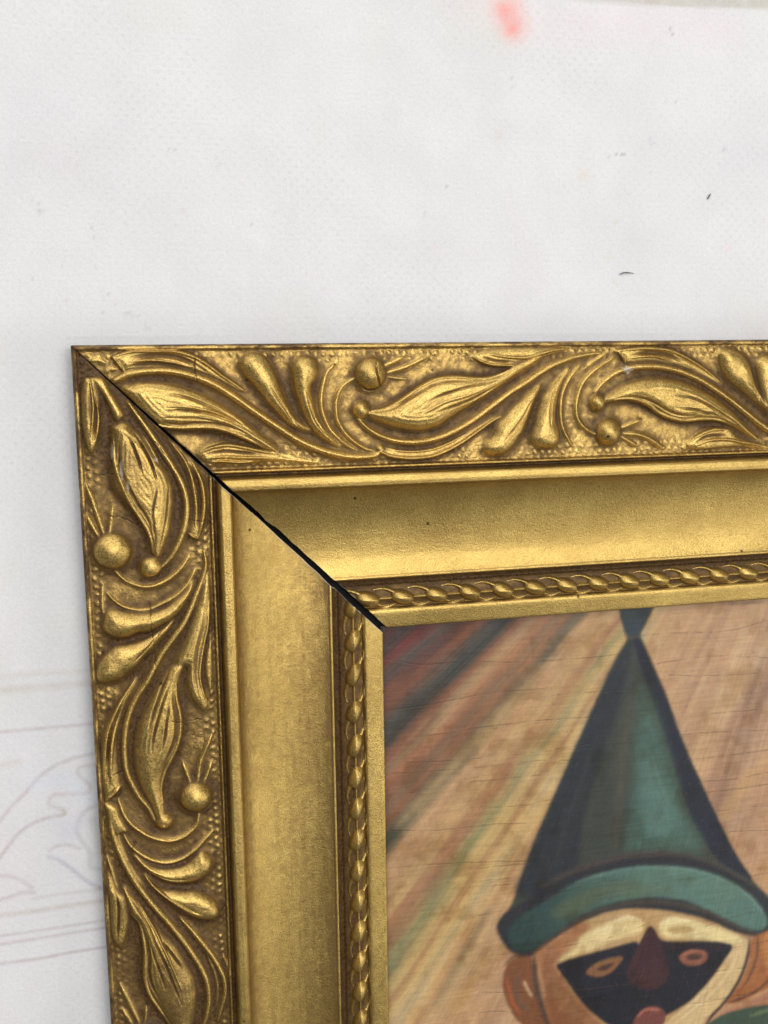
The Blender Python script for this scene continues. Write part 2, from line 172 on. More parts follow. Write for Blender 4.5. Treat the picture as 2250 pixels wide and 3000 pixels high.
('L','v','',[(135.9,17.65),(136.19,18.21),(136.01,18.5)],0.41,0.5,(0.1,0.1)),
('L','S','tendril',[(127.92,5.8),(131.98,6.97),(135.23,8.74),(137.66,11.12),(139.84,13.82),(141.35,17.12),(141.87,19.93),(141.33,22.79),(139.82,25.43),(137.89,27.22),(134.91,28.06)],0.71,1.3,(0.5,0.5)),
('L','P','leaf',[(128.65,1.92),(129.61,4.89),(132.74,5.82),(137.23,7.81),(137.93,6.11),(138.01,4.45),(135.47,3.48),(132.36,2.82)],0.88,1.2,(0.35,0.35)),
('L','S','scroll',[(130.89,3.03),(136.06,3.39),(140.43,4.32),(144.89,5.75),(149.42,7.47),(153.72,9.49),(157.78,11.83),(161.92,14.47),(165.77,17.14),(169.98,19.82),(174.54,22.51),(179.09,24.93),(183.26,26.81),(187.36,28.11),(192.32,28.56),(196.48,28.1),(200.61,26.99),(204.74,24.75)],1.06,1.7,(0.4,0.6)),
('L','S','tendril',[(133.77,4.39),(139.33,5.21),(145.04,6.86),(150.91,9.35),(156.01,12.48)],0.65,0.9,(0.35,0.35)),
('L','S','tendril',[(138.45,6.64),(141.54,8.15),(143.97,10.26),(146.17,12.95),(147.92,16.25),(148.39,19.64),(147.56,23.09),(145.51,26.33),(142.8,29.32),(140.49,31.86)],0.71,1.4,(0.3,0.3)),
('L','P','petal',[(145.07,9.36),(147.93,12.3),(149.71,16.17),(149.95,20.14),(149.18,23.6),(147.48,25.96),(146.24,28.32),(147.64,30.57),(150.25,31.39),(152.93,30.36),(154.48,27.98),(155.28,24.77),(155.12,21.05),(153.95,17.68),(151.62,14.38),(148.78,11.7)],3.23,3.2,(0.35,0.35)),
('L','v','',[(151.09,14.97),(153.03,18.86),(153.51,22.26),(153.3,25.14)],0.47,0.4,(0.1,0.1)),
('L','P','petal',[(151.62,12.13),(154.79,14.8),(156.43,17.56),(156.76,19.83),(157.57,23.24),(158.38,26.66),(160.09,29.79),(162.64,32.02),(165.3,32.79),(167.11,32.14),(167.77,29.77),(166.97,26.6),(165.16,23.49),(162.85,20.71),(160.24,17.96),(157.03,15.26),(154.24,13.13)],3.23,3.1,(0.35,0.35)),
('L','a','',[(151.92,12.11),(155.41,14.77),(158.53,18.04),(161.44,21.34),(163.92,24.7),(165.3,27.54)],0.53,0.5,(0.2,0.2)),
('L','S','tendril',[(144.65,1.75),(148.76,2.78),(152.88,3.67),(155.32,4.52)],0.65,1.0,(0.35,0.35)),
('L','P','leaf',[(155.14,4.39),(156.92,5.97),(160.16,6.93),(164.2,6.86),(168.46,6.08),(172.2,4.91),(172.55,3.77),(170.35,2.2),(166.48,1.42),(162.45,1.5),(158.45,1.65),(153.1,0.89),(148.53,1.13),(150.59,2.68),(153.8,3.62)],1.62,1.6,(0.35,0.35)),
('L','v','',[(155.02,3.56),(159.75,4.15),(164.37,3.91),(170.51,3.17)],0.41,0.5,(0.1,0.1)),
('L','P','bud',[(154.73,5.8),(157.25,8.2),(161.02,10.54),(165.88,13.71),(170.07,16.37),(172.95,18.53),(176.48,20.69),(180.62,22.54),(185.12,24.39),(189.44,25.09),(193.31,24.93),(200.03,23.76),(204.63,22.39),(207.67,21.09),(206.04,19.39),(199.66,16.76),(195.38,14.63),(191.77,12.49),(187.6,10.68),(183.6,9.73),(179.45,9.64),(174.78,10.16),(170.08,10.38),(165.85,9.46),(162.37,7.1)],5.29,3.2,(0.35,0.35)),
('L','a','',[(162.72,7.36),(165.19,9.21),(169.1,10.15),(174.24,10.75),(179.27,10.51),(183.72,10.43),(188.7,11.48),(192.93,13.59),(197.52,15.69),(202.9,18.36)],0.71,0.6,(0.2,0.2)),
('L','v','',[(166.29,10.28),(171.22,11.61),(176.35,12.07),(181.4,11.83),(186.35,12.74),(191.21,14.82)],0.59,0.45,(0.1,0.1)),
('L','v','',[(158.83,8.4),(162.88,10.45),(167.58,12.49),(172.23,13.98),(177.63,16.02),(182.36,17.54),(187.43,19.05),(192.55,20.57)],0.47,0.5,(0.1,0.1)),
('L','a','',[(158.99,9.51),(163.05,11.57),(167.8,13.9),(172.5,15.68),(177.91,17.74),(182.64,19.26),(187.73,20.78)],0.41,0.4,(0.2,0.2)),
('L','v','',[(171.33,12.31),(177.26,13.74),(182.61,15.22),(186.57,15.9)],0.41,0.45,(0.1,0.1)),
('L','v','',[(171.87,15.71),(176.11,18.39),(181.39,21.34)],0.41,0.5,(0.1,0.1)),
('L','S','scroll',[(166.43,21.41),(170.38,24.42),(174.64,27.16),(179.26,29.9),(183.82,32.08),(188.26,33.4),(193.13,33.21),(197.81,31.85),(200.94,30.98)],0.88,1.5,(0.3,0.5)),
('L','S','tendril',[(179.71,28.71),(185.18,30.55),(190.5,31.24),(195.97,30.73)],0.47,0.8,(0.35,0.35)),
('L','S','tendril',[(179.81,33.27),(183.89,34.45),(188.51,34.87)],0.47,0.8,(0.35,0.35)),
('L','S','stamen',[(184.41,3.29),(188.52,4.93),(192.94,6.41),(197.77,8.17)],0.76,1.1,(0.2,0.8)),
('L','S','stamen',[(192.78,3.71),(195.24,4.87),(198.05,6.16)],0.71,1.0,(0.2,0.8)),
('L','S','stamen',[(193.0,10.33),(195.21,10.08),(198.35,9.58)],0.53,1.0,(0.2,0.8)),
('L','K','berry',[(203.34,8.48)],5.88,4.0,(0.35,0.35))]
PAINT=[
['L',[[85.32,-96.08],[91.45,-89.02],[99.09,-84.33]],5.09,[60,52,51],3.28,0.6],
['L',[[85.27,-99.1],[92.15,-92.86],[98.3,-87.29]],0.95,[121,46,44],3.28,0.7],
['L',[[81.77,-128.69],[87.96,-122.36],[102.73,-108.32],[120.0,-92.8],[130.3,-84.32]],4.22,[55,55,52],3.28,0.75],
['L',[[81.18,-163.37],[87.48,-156.2],[102.51,-138.9],[108.86,-131.67]],2.47,[64,74,66],3.28,0.75],
['L',[[81.99,-115.58],[95.09,-102.24],[110.61,-88.23]],3.35,[72,52,49],3.28,0.6],
['L',[[88.11,-111.57],[96.61,-103.14],[103.6,-96.08]],3.35,[121,78,58],3.28,0.5],
['L',[[96.18,-145.32],[116.03,-125.3],[130.45,-110.88]],4.37,[117,93,66],3.28,0.5],
['L',[[102.64,-120.76],[117.63,-105.01],[131.95,-91.41]],3.2,[186,148,109],3.28,0.6],
['L',[[90.66,-151.02],[114.43,-128.31],[138.51,-103.7]],3.64,[193,163,116],3.28,0.6],
['L',[[87.33,-166.64],[106.38,-150.59],[124.06,-134.15]],4.37,[186,150,109],3.28,0.6],
['L',[[115.96,-176.11],[140.58,-148.26],[152.02,-125.81]],4.08,[197,167,109],3.28,0.6],
['L',[[98.21,-179.63],[115.98,-157.5],[122.47,-147.71]],2.91,[129,132,91],3.28,0.6],
['L',[[125.76,-158.76],[138.84,-139.86],[149.5,-125.55]],1.16,[142,104,65],3.28,0.6],
['L',[[130.57,-134.87],[143.59,-118.5],[155.08,-107.53]],5.09,[180,148,96],3.28,0.4],
['L',[[86.98,-191.11],[101.44,-175.17],[108.71,-165.52]],3.64,[129,100,73],3.28,0.5],
['L',[[84.39,-206.48],[98.13,-187.89],[108.66,-175.39]],2.62,[91,96,70],3.28,0.5],
['L',[[91.46,-213.6],[108.59,-191.19],[120.87,-176.82]],3.2,[180,148,98],3.28,0.5],
['L',[[102.75,-215.59],[112.64,-198.57],[120.05,-185.4]],1.89,[91,98,75],3.28,0.6],
['L',[[108.46,-220.02],[115.92,-207.61],[120.89,-199.9]],1.89,[176,141,66],3.28,0.55],
['L',[[120.9,-205.02],[130.85,-187.02],[135.81,-176.78]],3.64,[186,154,105],3.28,0.5],
['L',[[85.63,-176.13],[94.4,-165.19],[106.37,-153.01]],1.89,[157,115,80],3.28,0.5],
['L',[[188.69,-114.62],[196.23,-102.93],[202.98,-93.64]],2.91,[195,161,128],3.28,0.6],
['L',[[191.95,-106.68],[199.54,-96.65],[202.91,-92.0]],1.16,[138,102,80],3.28,0.5],
['L',[[206.06,-126.27],[214.57,-112.78],[223.88,-96.87]],4.37,[199,172,132],3.28,0.65],
['L',[[216.2,-128.96],[221.27,-119.28],[225.5,-111.22]],3.35,[134,100,79],3.28,0.55],
['L',[[197.46,-137.2],[208.09,-131.54],[222.43,-126.18]],4.37,[167,128,98],3.28,0.35],
['L',[[203.94,-165.4],[214.48,-152.8],[225.99,-140.25]],5.09,[190,152,102],3.28,0.5],
['L',[[210.0,-178.47],[218.6,-162.0],[226.67,-154.23]],2.91,[155,113,82],3.28,0.45],
['L',[[175.92,-93.21],[183.51,-88.16],[197.35,-85.11]],4.37,[174,139,107],3.28,0.4],
['F',[[166.36,-83.75],[177.4,-84.52],[177.31,-87.71],[175.45,-91.57],[173.82,-94.65],[174.13,-96.69],[178.88,-107.19],[183.98,-118.3],[190.2,-133.9],[197.92,-150.01],[204.8,-163.77],[211.79,-176.94],[219.8,-188.72],[229.95,-201.95],[211.17,-207.24],[165.36,-198.32],[127.54,-194.15],[129.99,-180.99],[134.08,-168.99],[141.86,-150.89],[150.84,-131.39],[159.38,-113.15],[164.66,-102.74],[168.17,-97.02],[167.58,-93.37],[166.04,-88.48]],[60,66,60],0.66,1.0],
['F',[[166.39,-85.34],[177.01,-86.09],[176.64,-88.06],[174.61,-92.31],[172.56,-95.36],[168.72,-95.06],[167.4,-92.56]],[52,62,68],0.58,1.0],
['L',[[167.62,-94.97],[169.85,-96.11],[173.25,-95.81]],1.16,[92,84,76],0.58,0.7],
['F',[[168.35,-97.43],[170.5,-98.41],[167.85,-112.71],[162.67,-130.18],[157.43,-146.13],[154.23,-159.09],[152.7,-170.68],[152.02,-182.49],[130.82,-181.11],[134.08,-168.99],[141.86,-150.89],[150.84,-131.39],[159.38,-113.15],[164.66,-102.74]],[42,46,54],1.89,0.85],
['F',[[170.89,-96.83],[173.89,-97.47],[178.88,-107.19],[183.98,-118.3],[190.2,-133.9],[197.92,-150.01],[204.8,-163.77],[211.79,-176.94],[218.81,-187.69],[207.3,-180.75],[200.56,-172.81],[193.77,-160.66],[187.87,-144.6],[181.13,-125.47],[176.46,-113.5],[172.76,-103.42]],[36,40,52],0.87,1.0],
['F',[[173.73,-114.88],[176.54,-116.78],[180.74,-127.08],[186.04,-142.7],[191.96,-160.44],[198.75,-173.44],[186.04,-172.18],[171.78,-170.27],[169.85,-162.77],[172.12,-147.84],[172.58,-131.22]],[74,102,92],4.0,0.9],
['F',[[175.23,-139.82],[180.33,-143.75],[185.96,-154.57],[190.27,-163.67],[177.83,-165.51],[175.73,-152.49]],[90,122,114],3.64,0.6],
['L',[[170.5,-116.22],[168.33,-134.08],[167.01,-152.28],[165.63,-169.03]],3.28,[84,82,70],2.47,0.6],
['L',[[157.19,-132.89],[152.32,-145.53],[147.44,-159.9],[144.2,-172.05]],1.16,[66,68,68],1.46,0.4],
['L',[[178.36,-135.99],[181.26,-145.54],[185.06,-154.46]],0.36,[110,136,122],0.58,0.4],
['L',[[139.2,-179.45],[151.91,-175.24],[164.84,-173.02],[178.04,-173.09],[191.56,-175.79],[202.67,-180.28],[216.01,-188.18]],2.62,[68,62,60],1.16,1.0],
['L',[[175.19,-131.49],[179.61,-133.62]],0.22,[60,80,80],0.22,0.5],
['L',[[168.58,-99.86],[148.9,-136.9],[132.44,-172.1]],0.58,[38,42,56],0.58,0.5],
['L',[[166.92,-109.39],[149.69,-139.45],[135.78,-172.57]],0.58,[38,42,56],0.58,0.5],
['L',[[163.72,-118.83],[150.15,-141.97],[139.99,-173.15]],0.58,[38,42,56],0.58,0.5],
['F',[[123.4,-190.86],[126.76,-186.37],[132.31,-184.08],[141.61,-179.81],[151.64,-176.21],[163.74,-174.11],[176.72,-173.79],[189.99,-175.34],[200.2,-178.79],[210.66,-184.48],[219.95,-190.75],[227.31,-197.82],[233.38,-205.47],[230.8,-211.17],[223.64,-210.04],[217.96,-209.15],[210.15,-205.92],[199.61,-200.31],[187.28,-195.81],[173.91,-192.5],[163.45,-191.9],[155.73,-193.29],[146.22,-197.88],[137.44,-203.81],[129.92,-202.15],[125.57,-197.15]],[46,48,54],0.86,1.0],
['F',[[128.33,-191.93],[132.95,-188.24],[141.65,-184.02],[151.69,-179.37],[163.8,-177.09],[176.8,-176.99],[190.11,-179.09],[202.39,-183.13],[211.5,-188.22],[218.69,-193.89],[223.88,-199.99],[225.91,-205.67],[223.54,-207.87],[217.85,-206.58],[209.99,-202.03],[199.44,-195.67],[190.49,-191.2],[177.1,-188.46],[164.04,-189.1],[154.42,-191.62],[146.83,-195.55],[140.55,-199.66],[135.54,-201.66],[130.23,-201.18],[127.73,-196.87]],[46,66,64],0.86,1,[88,118,108],[[129.28,-197.11],[190.32,-185.84]]],
['F',[[142.95,-188.49],[155.56,-183.08],[170.36,-181.07],[173.72,-184.75],[160.77,-187.34],[149.32,-191.99]],[84,94,74],2.15,0.75],
['F',[[165.87,-183.62],[178.97,-184.22],[189.07,-188.58],[179.07,-188.1],[168.56,-187.85]],[86,104,88],1.61,0.7],
['L',[[151.69,-179.37],[163.81,-177.6],[176.82,-177.63],[190.13,-179.86],[202.42,-183.98],[210.84,-188.78]],0.75,[108,142,132],0.65,0.7],
['L',[[212.95,-189.74],[219.48,-196.0],[223.97,-202.02]],0.65,[120,144,136],0.54,0.7],
['L',[[192.35,-186.13],[201.8,-185.53]],0.32,[150,180,168],0.27,0.4],
['L',[[136.8,-202.88],[146.84,-196.38],[156.99,-192.01],[167.31,-190.1],[177.15,-190.53],[187.17,-192.21],[199.48,-196.66],[210.03,-202.9],[219.33,-208.36],[225.04,-209.72]],1.72,[70,64,58],0.97,1.0],
['F',[[136.19,-204.57],[144.96,-198.64],[154.47,-194.37],[163.45,-192.09],[173.91,-192.37],[187.27,-195.29],[200.98,-200.39],[211.56,-206.47],[219.11,-211.35],[218.05,-219.29],[214.89,-227.6],[209.18,-234.12],[202.37,-238.71],[195.76,-248.1],[144.13,-238.4],[141.07,-221.48],[137.81,-211.24]],[180,148,104],0.65,1.0],
['F',[[136.19,-204.57],[144.96,-198.64],[154.47,-194.37],[157.08,-197.02],[152.0,-200.71],[146.94,-205.04],[143.18,-209.56],[141.97,-215.81],[146.54,-224.4],[152.48,-233.34],[143.45,-234.97],[139.45,-217.96]],[152,100,68],1.61,0.85],
['F',[[139.98,-206.47],[144.41,-205.91],[150.99,-219.95],[160.95,-232.24],[164.39,-239.53],[147.33,-236.35],[142.04,-222.3]],[136,90,62],1.61,0.85],
['F',[[154.54,-199.19],[163.53,-196.09],[171.33,-194.7],[177.34,-197.88],[176.11,-201.27],[169.54,-202.19],[161.09,-204.09],[152.08,-206.19],[146.33,-206.87],[152.04,-203.29]],[220,200,146],1.18,0.95],
['F',[[183.36,-199.13],[187.33,-197.45],[194.13,-199.14],[202.44,-202.73],[209.45,-205.81],[217.34,-211.07],[211.07,-211.42],[201.26,-208.19],[190.97,-206.23],[184.84,-203.95]],[222,204,150],1.08,0.95],
['F',[[186.78,-201.3],[192.85,-201.58],[197.01,-203.87],[192.95,-204.56],[187.51,-203.38]],[176,146,92],0.65,0.8],
['L',[[166.13,-195.84],[171.34,-195.02],[176.0,-197.03]],1.08,[234,220,176],0.54,0.8],
['L',[[184.7,-199.01],[188.71,-198.51],[195.53,-200.48]],0.97,[234,220,176],0.54,0.8],
['L',[[158.4,-198.83],[164.87,-198.23],[171.43,-198.92]],0.65,[232,214,168],0.48,0.6],
['L',[[148.21,-203.96],[157.18,-202.82],[166.93,-203.08]],0.54,[150,110,70],0.43,0.4],
['F',[[215.26,-211.41],[218.05,-211.18],[217.7,-219.24],[214.53,-227.54],[209.18,-234.12],[202.37,-238.71],[197.06,-245.6],[185.99,-243.54],[187.85,-237.11],[195.23,-232.34],[203.26,-224.94],[208.59,-219.09],[212.53,-212.99]],[206,180,132],0.65,0.95],
['L',[[214.69,-214.69],[210.83,-222.84],[204.13,-229.83],[196.69,-234.63],[189.95,-238.84]],0.38,[228,208,164],0.32,0.7],
['L',[[212.72,-214.37],[208.86,-222.51],[202.18,-229.49],[194.75,-234.28],[188.03,-238.49]],0.38,[176,144,100],0.32,0.7],
['L',[[210.83,-214.07],[206.97,-222.19],[200.29,-229.17],[192.88,-233.95],[186.18,-238.16]],0.38,[222,200,156],0.32,0.7],
['L',[[215.96,-214.89],[212.1,-223.05],[205.39,-230.05],[197.94,-234.85],[191.19,-239.07]],0.38,[188,158,112],0.32,0.7],
['L',[[143.17,-208.27],[149.7,-219.73],[158.29,-229.77],[162.97,-234.6]],1.29,[156,106,74],0.97,0.7],
['L',[[144.43,-207.84],[146.4,-212.68]],0.75,[206,160,110],0.54,0.7],
['F',[[145.39,-208.13],[154.66,-206.42],[164.37,-205.4],[173.87,-204.31],[175.88,-205.28],[179.72,-199.75],[184.21,-205.29],[191.0,-207.03],[201.28,-208.52],[209.29,-210.46],[212.16,-212.6],[208.55,-218.07],[203.91,-223.84],[197.22,-229.98],[192.5,-232.67],[185.75,-235.04],[175.02,-238.14],[168.32,-236.91],[160.26,-230.46],[154.28,-223.8],[149.65,-216.47],[146.38,-211.39]],[38,38,46],0.27,1.0],
['F',[[183.57,-206.37],[194.44,-208.43],[208.97,-211.08],[206.95,-212.77],[194.5,-210.43],[186.37,-210.12]],[50,38,44],0.75,0.8],
['F',[[179.71,-199.55],[181.76,-201.5],[183.91,-206.43],[186.49,-214.11],[187.19,-219.54],[184.05,-223.34],[178.67,-223.42],[173.94,-220.95],[171.19,-216.85],[172.39,-211.79],[175.56,-205.75],[177.45,-202.13]],[64,42,46],0.54,1.0],
['F',[[180.37,-211.78],[185.19,-215.88],[185.32,-220.56],[179.97,-221.64],[175.18,-217.52]],[70,46,48],1.61,0.6],
['F',[[156.05,-213.0],[158.61,-210.83],[163.14,-209.62],[168.38,-209.17],[169.59,-210.35],[167.79,-212.34],[165.21,-214.53],[161.3,-215.51],[158.03,-214.64]],[132,92,62],0.54,1.0],
['F',[[159.94,-212.35],[163.18,-211.26],[166.45,-211.47],[163.87,-213.33],[160.93,-213.3]],[70,50,44],0.38,1.0],
['L',[[158.62,-211.15],[162.49,-209.64],[167.72,-209.46]],0.54,[120,100,60],0.32,0.6],
['F',[[191.2,-213.22],[193.17,-211.35],[197.26,-211.34],[201.43,-212.68],[202.53,-214.73],[200.89,-216.81],[196.78,-217.27],[192.98,-215.84]],[142,92,76],0.54,1.0],
['F',[[193.92,-213.46],[196.63,-212.77],[200.44,-213.86],[198.77,-215.19],[195.33,-214.76]],[74,56,52],0.43,1.0],
['L',[[192.21,-213.05],[195.9,-211.52],[200.74,-212.7]],0.48,[196,126,104],0.32,0.6],
['F',[[173.08,-241.14],[174.27,-234.65],[176.87,-231.44],[180.53,-230.15],[184.63,-231.68],[186.75,-234.55],[185.19,-239.33],[181.89,-242.78]],[112,68,62],0.43,1.0],
['L',[[175.91,-233.27],[178.87,-230.99],[184.3,-232.09]],0.86,[184,114,98],0.48,0.8],
['L',[[158.61,-210.83],[159.42,-220.1],[160.88,-228.25]],0.22,[24,24,30],0.22,0.8],
['L',[[149.7,-219.73],[161.38,-219.78],[174.59,-220.39]],0.16,[60,56,58],0.16,0.6],
['F',[[127.14,-205.63],[130.55,-203.33],[135.55,-203.83],[137.49,-209.9],[138.82,-217.85],[141.11,-224.73],[143.42,-232.34],[135.75,-230.93],[130.67,-226.11],[127.19,-219.04],[125.61,-212.37]],[122,78,52],0.54,1.0],
['L',[[131.52,-208.9],[130.29,-213.81],[131.58,-219.81],[135.07,-223.66]],1.83,[104,80,64],0.86,0.8],
['L',[[133.23,-212.39],[134.7,-215.85],[136.29,-218.7]],0.97,[206,170,130],0.54,0.8],
['L',[[127.16,-210.72],[128.75,-218.03],[131.92,-224.39]],0.97,[176,92,50],0.75,0.7],
['L',[[126.21,-205.47],[129.61,-202.86],[135.55,-203.51]],0.86,[78,56,48],0.54,0.8],
['L',[[136.81,-204.03],[137.37,-211.16],[138.96,-219.81],[142.45,-231.51]],1.83,[84,68,58],0.65,1.0],
['L',[[138.72,-206.26],[139.27,-211.48],[141.06,-219.53]],0.65,[196,150,104],0.54,0.6],
['F',[[219.47,-211.41],[225.0,-208.9],[233.55,-208.88],[234.49,-227.5],[226.06,-231.57],[216.24,-234.67],[210.57,-233.68],[215.92,-227.1],[219.12,-219.47]],[158,102,62],0.65,1.0],
['F',[[225.07,-210.26],[233.62,-210.25],[234.28,-223.33],[227.24,-226.28]],[182,128,76],1.08,0.8],
['L',[[219.08,-210.67],[218.35,-217.99],[215.51,-225.66],[210.86,-232.36],[204.46,-238.74],[201.83,-243.06]],1.4,[66,50,48],0.54,1.0],
['L',[[222.22,-209.82],[222.41,-217.29],[220.04,-224.38],[216.75,-229.97]],0.97,[92,66,54],0.54,0.9],
['L',[[230.1,-226.07],[223.18,-231.08],[216.18,-233.29],[211.27,-233.8]],1.08,[78,56,48],0.54,0.9],
['F',[[210.0,-237.0],[219.1,-235.18],[234.63,-230.28],[235.02,-237.97],[220.62,-237.51],[209.4,-239.63]],[172,124,98],0.65,1.0],
['F',[[204.64,-243.57],[207.96,-238.69],[219.19,-237.26],[227.7,-237.52],[235.02,-237.97],[235.59,-249.25]],[62,78,66],0.65,1.0],
['L',[[220.78,-240.99],[229.32,-239.74],[235.09,-239.37]],1.4,[106,128,92],0.97,0.7],
['L',[[205.39,-87.13],[218.87,-87.42]],0.73,[58,54,58],0.66,0.7],
['L',[[135.34,-93.23],[135.61,-96.77],[135.89,-101.11]],0.66,[122,86,62],0.44,0.6]]
RAY_SOURCE=[264.09, 33.22]
RAY_X0=87.2
RAY_RAMP=[[-81.25,[72,66,68]],[-87.98,[70,62,66]],[-90.61,[110,52,52]],[-92.11,[78,64,66]],[-94.38,[80,72,70]],[-96.42,[78,56,62]],[-98.54,[128,56,54]],[-100.2,[96,74,70]],[-102.33,[84,84,78]],[-104.77,[86,70,70]],[-107.29,[98,66,62]],[-109.96,[136,88,70]],[-112.26,[142,94,74]],[-114.95,[104,80,70]],[-118.03,[82,82,80]],[-121.51,[74,80,80]],[-124.22,[92,84,76]],[-126.55,[140,102,82]],[-129.28,[132,82,64]],[-131.62,[150,118,92]],[-133.96,[138,126,100]],[-136.71,[158,112,84]],[-140.24,[160,112,86]],[-143.4,[124,98,80]],[-146.16,[128,106,86]],[-148.94,[150,104,78]],[-151.72,[120,90,70]],[-154.51,[88,84,76]],[-157.3,[74,86,82]],[-159.7,[130,116,92]],[-162.51,[186,154,116]],[-166.53,[190,152,114]],[-171.38,[176,142,108]],[-175.44,[190,160,116]],[-180.32,[196,164,118]],[-184.82,[168,126,94]],[-188.52,[158,118,92]],[-192.63,[178,150,108]],[-195.53,[150,146,104]],[-198.43,[134,138,104]],[-201.75,[196,170,118]],[-205.91,[200,176,120]],[-210.1,[170,134,98]],[-213.45,[186,152,108]],[-217.66,[204,178,122]],[-221.89,[168,158,130]],[-224.43,[184,166,128]],[-228.69,[206,174,122]],[-234.66,[186,148,108]],[-241.53,[198,166,124]],[-253.66,[188,152,118]],[-271.2,[196,160,126]],[-289.01,[178,142,116]],[-302.55,[198,164,130]],[-320.84,[186,150,122]],[-339.42,[172,136,114]],[-353.55,[198,166,134]],[-382.3,[180,144,120]],[-411.75,[206,178,146]],[-441.92,[196,162,134]],[-483.31,[170,132,112]],[-537.02,[140,108,98]],[-616.13,[186,150,124]],[-899.46,[190,150,118]]]
PAINT_CRACKS=[[[86.57,-112.96],[94.98,-112.61],[106.6,-111.79],[120.81,-110.38],[141.86,-110.74]],[[87.57,-96.42],[98.95,-99.13],[109.79,-99.29],[133.62,-101.08],[154.98,-101.53],[165.9,-101.24]],[[96.41,-122.47],[106.54,-122.34],[118.42,-121.58],[138.67,-121.23],[157.0,-121.84]],[[93.23,-130.74],[108.86,-131.67],[130.56,-132.05],[148.75,-131.98]],[[87.8,-133.66],[98.63,-134.33],[116.01,-134.86],[138.8,-134.97],[149.65,-136.0]],[[114.4,-139.65],[127.33,-139.77],[138.84,-139.86]],[[87.53,-152.61],[102.39,-154.52],[120.85,-154.85],[134.0,-156.11]],[[114.39,-148.35],[132.3,-149.73],[142.26,-148.88]],[[87.35,-165.67],[99.92,-165.95],[115.97,-167.34],[134.09,-169.41]],[[117.59,-174.18],[130.79,-174.8]],[[174.27,-95.49],[188.96,-95.83],[206.65,-96.38],[220.89,-93.74]],[[179.7,-105.63],[198.07,-104.73],[221.53,-107.1]],[[184.17,-110.1],[202.79,-111.74],[221.78,-112.41]],[[144.35,-113.13],[163.61,-113.54],[180.84,-115.13]],[[200.6,-124.89],[213.29,-125.29],[222.39,-125.32]],[[187.47,-131.52],[199.05,-131.63],[222.76,-133.04]],[[191.31,-140.76],[206.64,-140.74],[223.1,-140.38]],[[196.98,-149.04],[208.82,-149.55],[223.49,-148.63]],[[199.84,-153.23],[214.5,-153.24],[223.7,-153.01]],[[203.76,-160.61],[214.82,-160.66],[224.08,-160.92]],[[209.6,-168.74],[224.52,-170.22]],[[208.49,-187.11],[225.28,-186.36]],[[143.74,-131.45],[155.47,-131.06],[170.85,-131.04]],[[166.63,-175.14],[191.54,-175.09],[209.85,-174.92]],[[117.0,-176.57],[123.07,-176.52],[131.03,-177.04]],[[117.01,-169.83],[123.05,-169.75],[134.07,-170.35]],[[116.99,-186.14],[121.86,-186.26],[127.38,-185.4]],[[116.98,-200.8],[126.2,-201.54],[139.31,-202.01],[152.02,-202.0],[164.94,-201.47],[179.35,-198.52]],[[116.97,-213.75],[126.87,-215.46],[142.0,-218.07],[156.15,-218.89],[174.59,-220.39]],[[116.96,-221.08],[126.27,-222.41],[138.91,-228.25]],[[191.78,-231.73],[203.52,-232.1],[216.13,-231.91],[227.43,-231.81]],[[194.85,-220.83],[208.67,-221.12],[222.78,-222.11]],[[201.08,-203.18],[214.8,-200.63],[225.97,-200.97]],[[206.98,-213.44],[219.53,-212.77],[226.52,-212.52]],[[140.39,-183.71],[151.72,-181.58],[167.1,-180.61]]]
